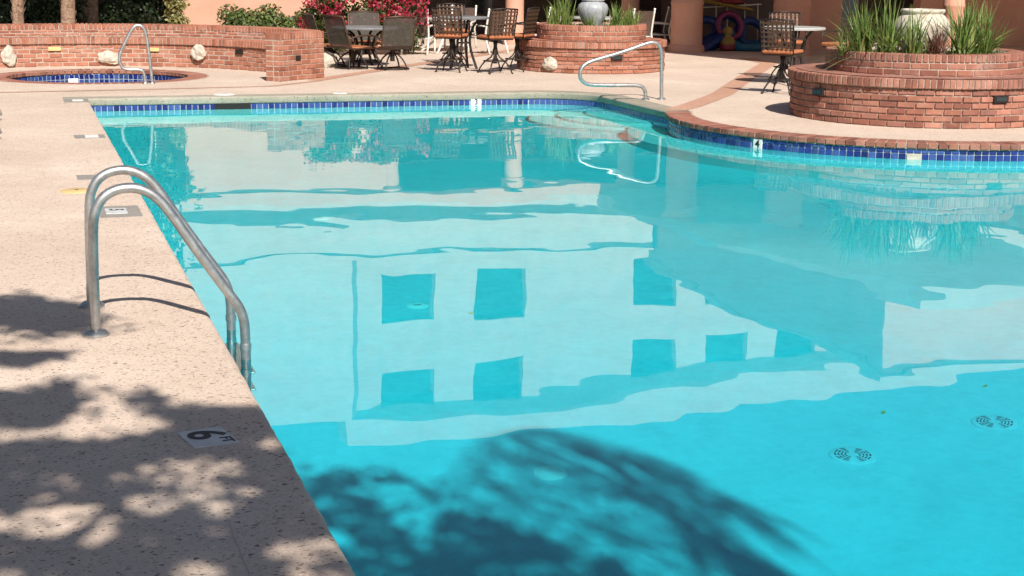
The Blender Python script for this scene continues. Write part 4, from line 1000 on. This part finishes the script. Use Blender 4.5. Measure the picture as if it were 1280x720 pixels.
tw = thing('hotel_block', 'tall sunlit hotel block with square windows, mirrored in the pool water', 'building', (20, 60, 0))
T0, T1 = Vector((11.35, 55, 0)), Vector((48, 58.9, 0)); tdir = (T1-T0).normalized(); tn = Vector((tdir.y, -tdir.x, 0)); trz = math.atan2(tdir.y, tdir.x); TL = (T1-T0).length
def tbox(name, mat, u0, u1, z0, z1, d0, d1, parent=tw):
    c = T0+tdir*(u0+u1)/2+tn*(d0+d1)/2; return MB().box((c.x, c.y, (z0+z1)/2), (u1-u0, abs(d1-d0), z1-z0), trz).build(name, MT[mat], parent, False, parent is tw)
cols = [(.97, 3.05), (4.62, 6.62), (11.18, 13.08), (14.42, 16.32), (17.7, 19.6), (20.9, 22.8)]
rows = [(3.2, 4.8), (6.2, 7.8), (9.25, 10.9), (12.4, 13.9)]
us = [0]+[q for c in cols for q in c]+[TL]
zs = [0]+[q for r in rows for q in r]+[15.3]
for i in range(len(us)-1):                   # wall piers and spandrels round the openings
    if i % 2 == 0: tbox('wall_pier', 'stucco_tower', us[i], us[i+1], 0, 14.3, -.3, 0)
    else:
        for j in range(0, len(zs)-1, 2): tbox('spandrel', 'stucco_tower', us[i]+.002, us[i+1]-.002, zs[j], min(zs[j+1], 14.3), -.3, -.003)
        for (z0, z1) in rows:
            o = tbox('window', 'frame_shade_brown', us[i], us[i+1], z0, z1, -.30, -.24); tbox('pane', 'glass_dark', us[i]+.07, us[i+1]-.07, z0+.07, z1-.07, -.235, -.22, o)
tbox('body', 'stucco_tower', .1, TL-.1, 0, 14.2, -9, -.31)
tbox('cornice', 'stucco_tower', -.6, TL+.3, 14.25, 15.25, -.4, .55)
part_box(tw, 'side_block', 'stucco_pale', 2.5, 11.1, 54.4, 64, 0, 14.35)
o = part_box(tw, 'downpipe', 'frame_shade_brown', 11.13, 11.3, 54.6, 54.75, 0, 14.4)

# ------------------------------------------------------------------ pool toys stored in the shade
def torus(mb, c, R, r, M): mb.tube([Vector(c)+M @ Vector((R*math.cos(2*PI*i/24), R*math.sin(2*PI*i/24), 0)) for i in range(24)], r, 10, True)
rx = lambda a, ax='X': Matrix.Rotation(a, 3, ax)
bx, by = 14.0, 30.75
rk = thing('toy_rack', 'light wooden rack of thin poles in the shade', 'rack', (bx, by, 0))
for i, (dx, dz) in enumerate(((-.25, .88), (.1, .9), (.35, .95), (.75, .95), (1.05, .95))): MB().tube([(bx+dx, by+.25, 0), (bx+dx-.03, by+.25, dz)], .014, 6).build('pole', MT['white_metal'], rk, 'all', True)
MB().tube([(bx-.3, by+.25, .86), (bx+1.1, by+.25, .93)], .014, 6).build('rail', MT['white_metal'], rk, 'all', True)
def toy(name, label, mb, mat, stripe=None):
    o_ = mb.build(name, MT[mat], None, 'all'); tag(o_, label, 'pool toy'); return o_
mb = MB(); mb.box((0, 0, 0), (1.15, .5, .06), M=rx(.1, 'Y'), bev=.02); o = toy('foam_board', 'yellow foam board lying across the rack top', mb, 'toy_yellow'); o.location = (bx+.2, by+.15, .93); o.rotation_euler = (.1, .06, .05)
mb = MB(); mb.box((0, 0, 0), (.6, .45, .07), bev=.03); o = toy('foam_board', 'red foam board on top of the yellow one', mb, 'toy_red'); o.location = (bx+.3, by+.2, 1.0); o.rotation_euler = (.1, .02, .2)
for i, (c, R, r, ang, mt, lab) in enumerate((((-.2, .0, .28), .30, .085, (1.1, .3), 'toy_blue', 'blue swim ring leaning against the shaded column'), ((.35, .2, .33), .32, .09, (1.25, -.3), 'toy_blue', 'blue swim ring in the middle of the toy heap'), ((.85, .15, .26), .30, .09, (1.0, .1), 'toy_blue', 'blue swim ring at the chair end of the toy heap'), ((.55, -.25, .09), .33, .08, (.08, 0), 'toy_aqua', 'aqua swim ring lying flat on the shaded floor'), ((.25, -.05, .5), .26, .06, (1.3, .5), 'toy_pink', 'pink swim ring on top of the toy heap'))):
    mb = MB(); torus(mb, (0, 0, 0), R, r, rx(ang[0]) @ rx(ang[1], 'Z')); o = toy('swim_ring', lab, mb, mt); o.location = (bx+c[0], by+c[1], max(c[2], R*math.sin(min(ang[0], 1.57))+r*.95)); o['group'] = 'pool toys in the shade'
mb = MB()
for k in range(5): mb.tube([(-.5, -.22+k*.11, .06), (0, -.22+k*.11, .10), (.55, -.22+k*.11, .06)], .062, 10, smooth=1)
o = toy('air_mattress', 'blue ribbed air mattress sloping from the toy heap to the floor', mb, 'toy_blue'); o.location = (bx-.25, by-.15, .08); o.rotation_euler = (0, -.45, .2)
mb = MB()
for k in range(4): mb.tube([(-.5, -.18+k*.12, .06), (.6, -.18+k*.12, .06)], .065, 10)
o = toy('air_mattress', 'aqua ribbed air mattress lying on the shaded floor', mb, 'toy_aqua'); o.location = (bx+.75, by-.3, .01); o.rotation_euler = (0, 0, -.1)
bm = MB(); bm.lathe([(0, -.16), (.10, -.13), (.155, -.05), (.16, .05), (.11, .12), (.06, .15), (.10, .20), (.105, .27), (.06, .33), (0, .34)], (0, 0, .16), 20)
o = toy('float_figure', 'yellow and red inflatable float standing in the toy heap', bm, 'toy_yellow'); o.location = (bx+.08, by-.35, 0)
MB().lathe([(.162, -.02), (.175, -.06), (.165, -.12), (.10, -.15)], (0, 0, .16), 20).build('base_band', MT['toy_red'], o, True)
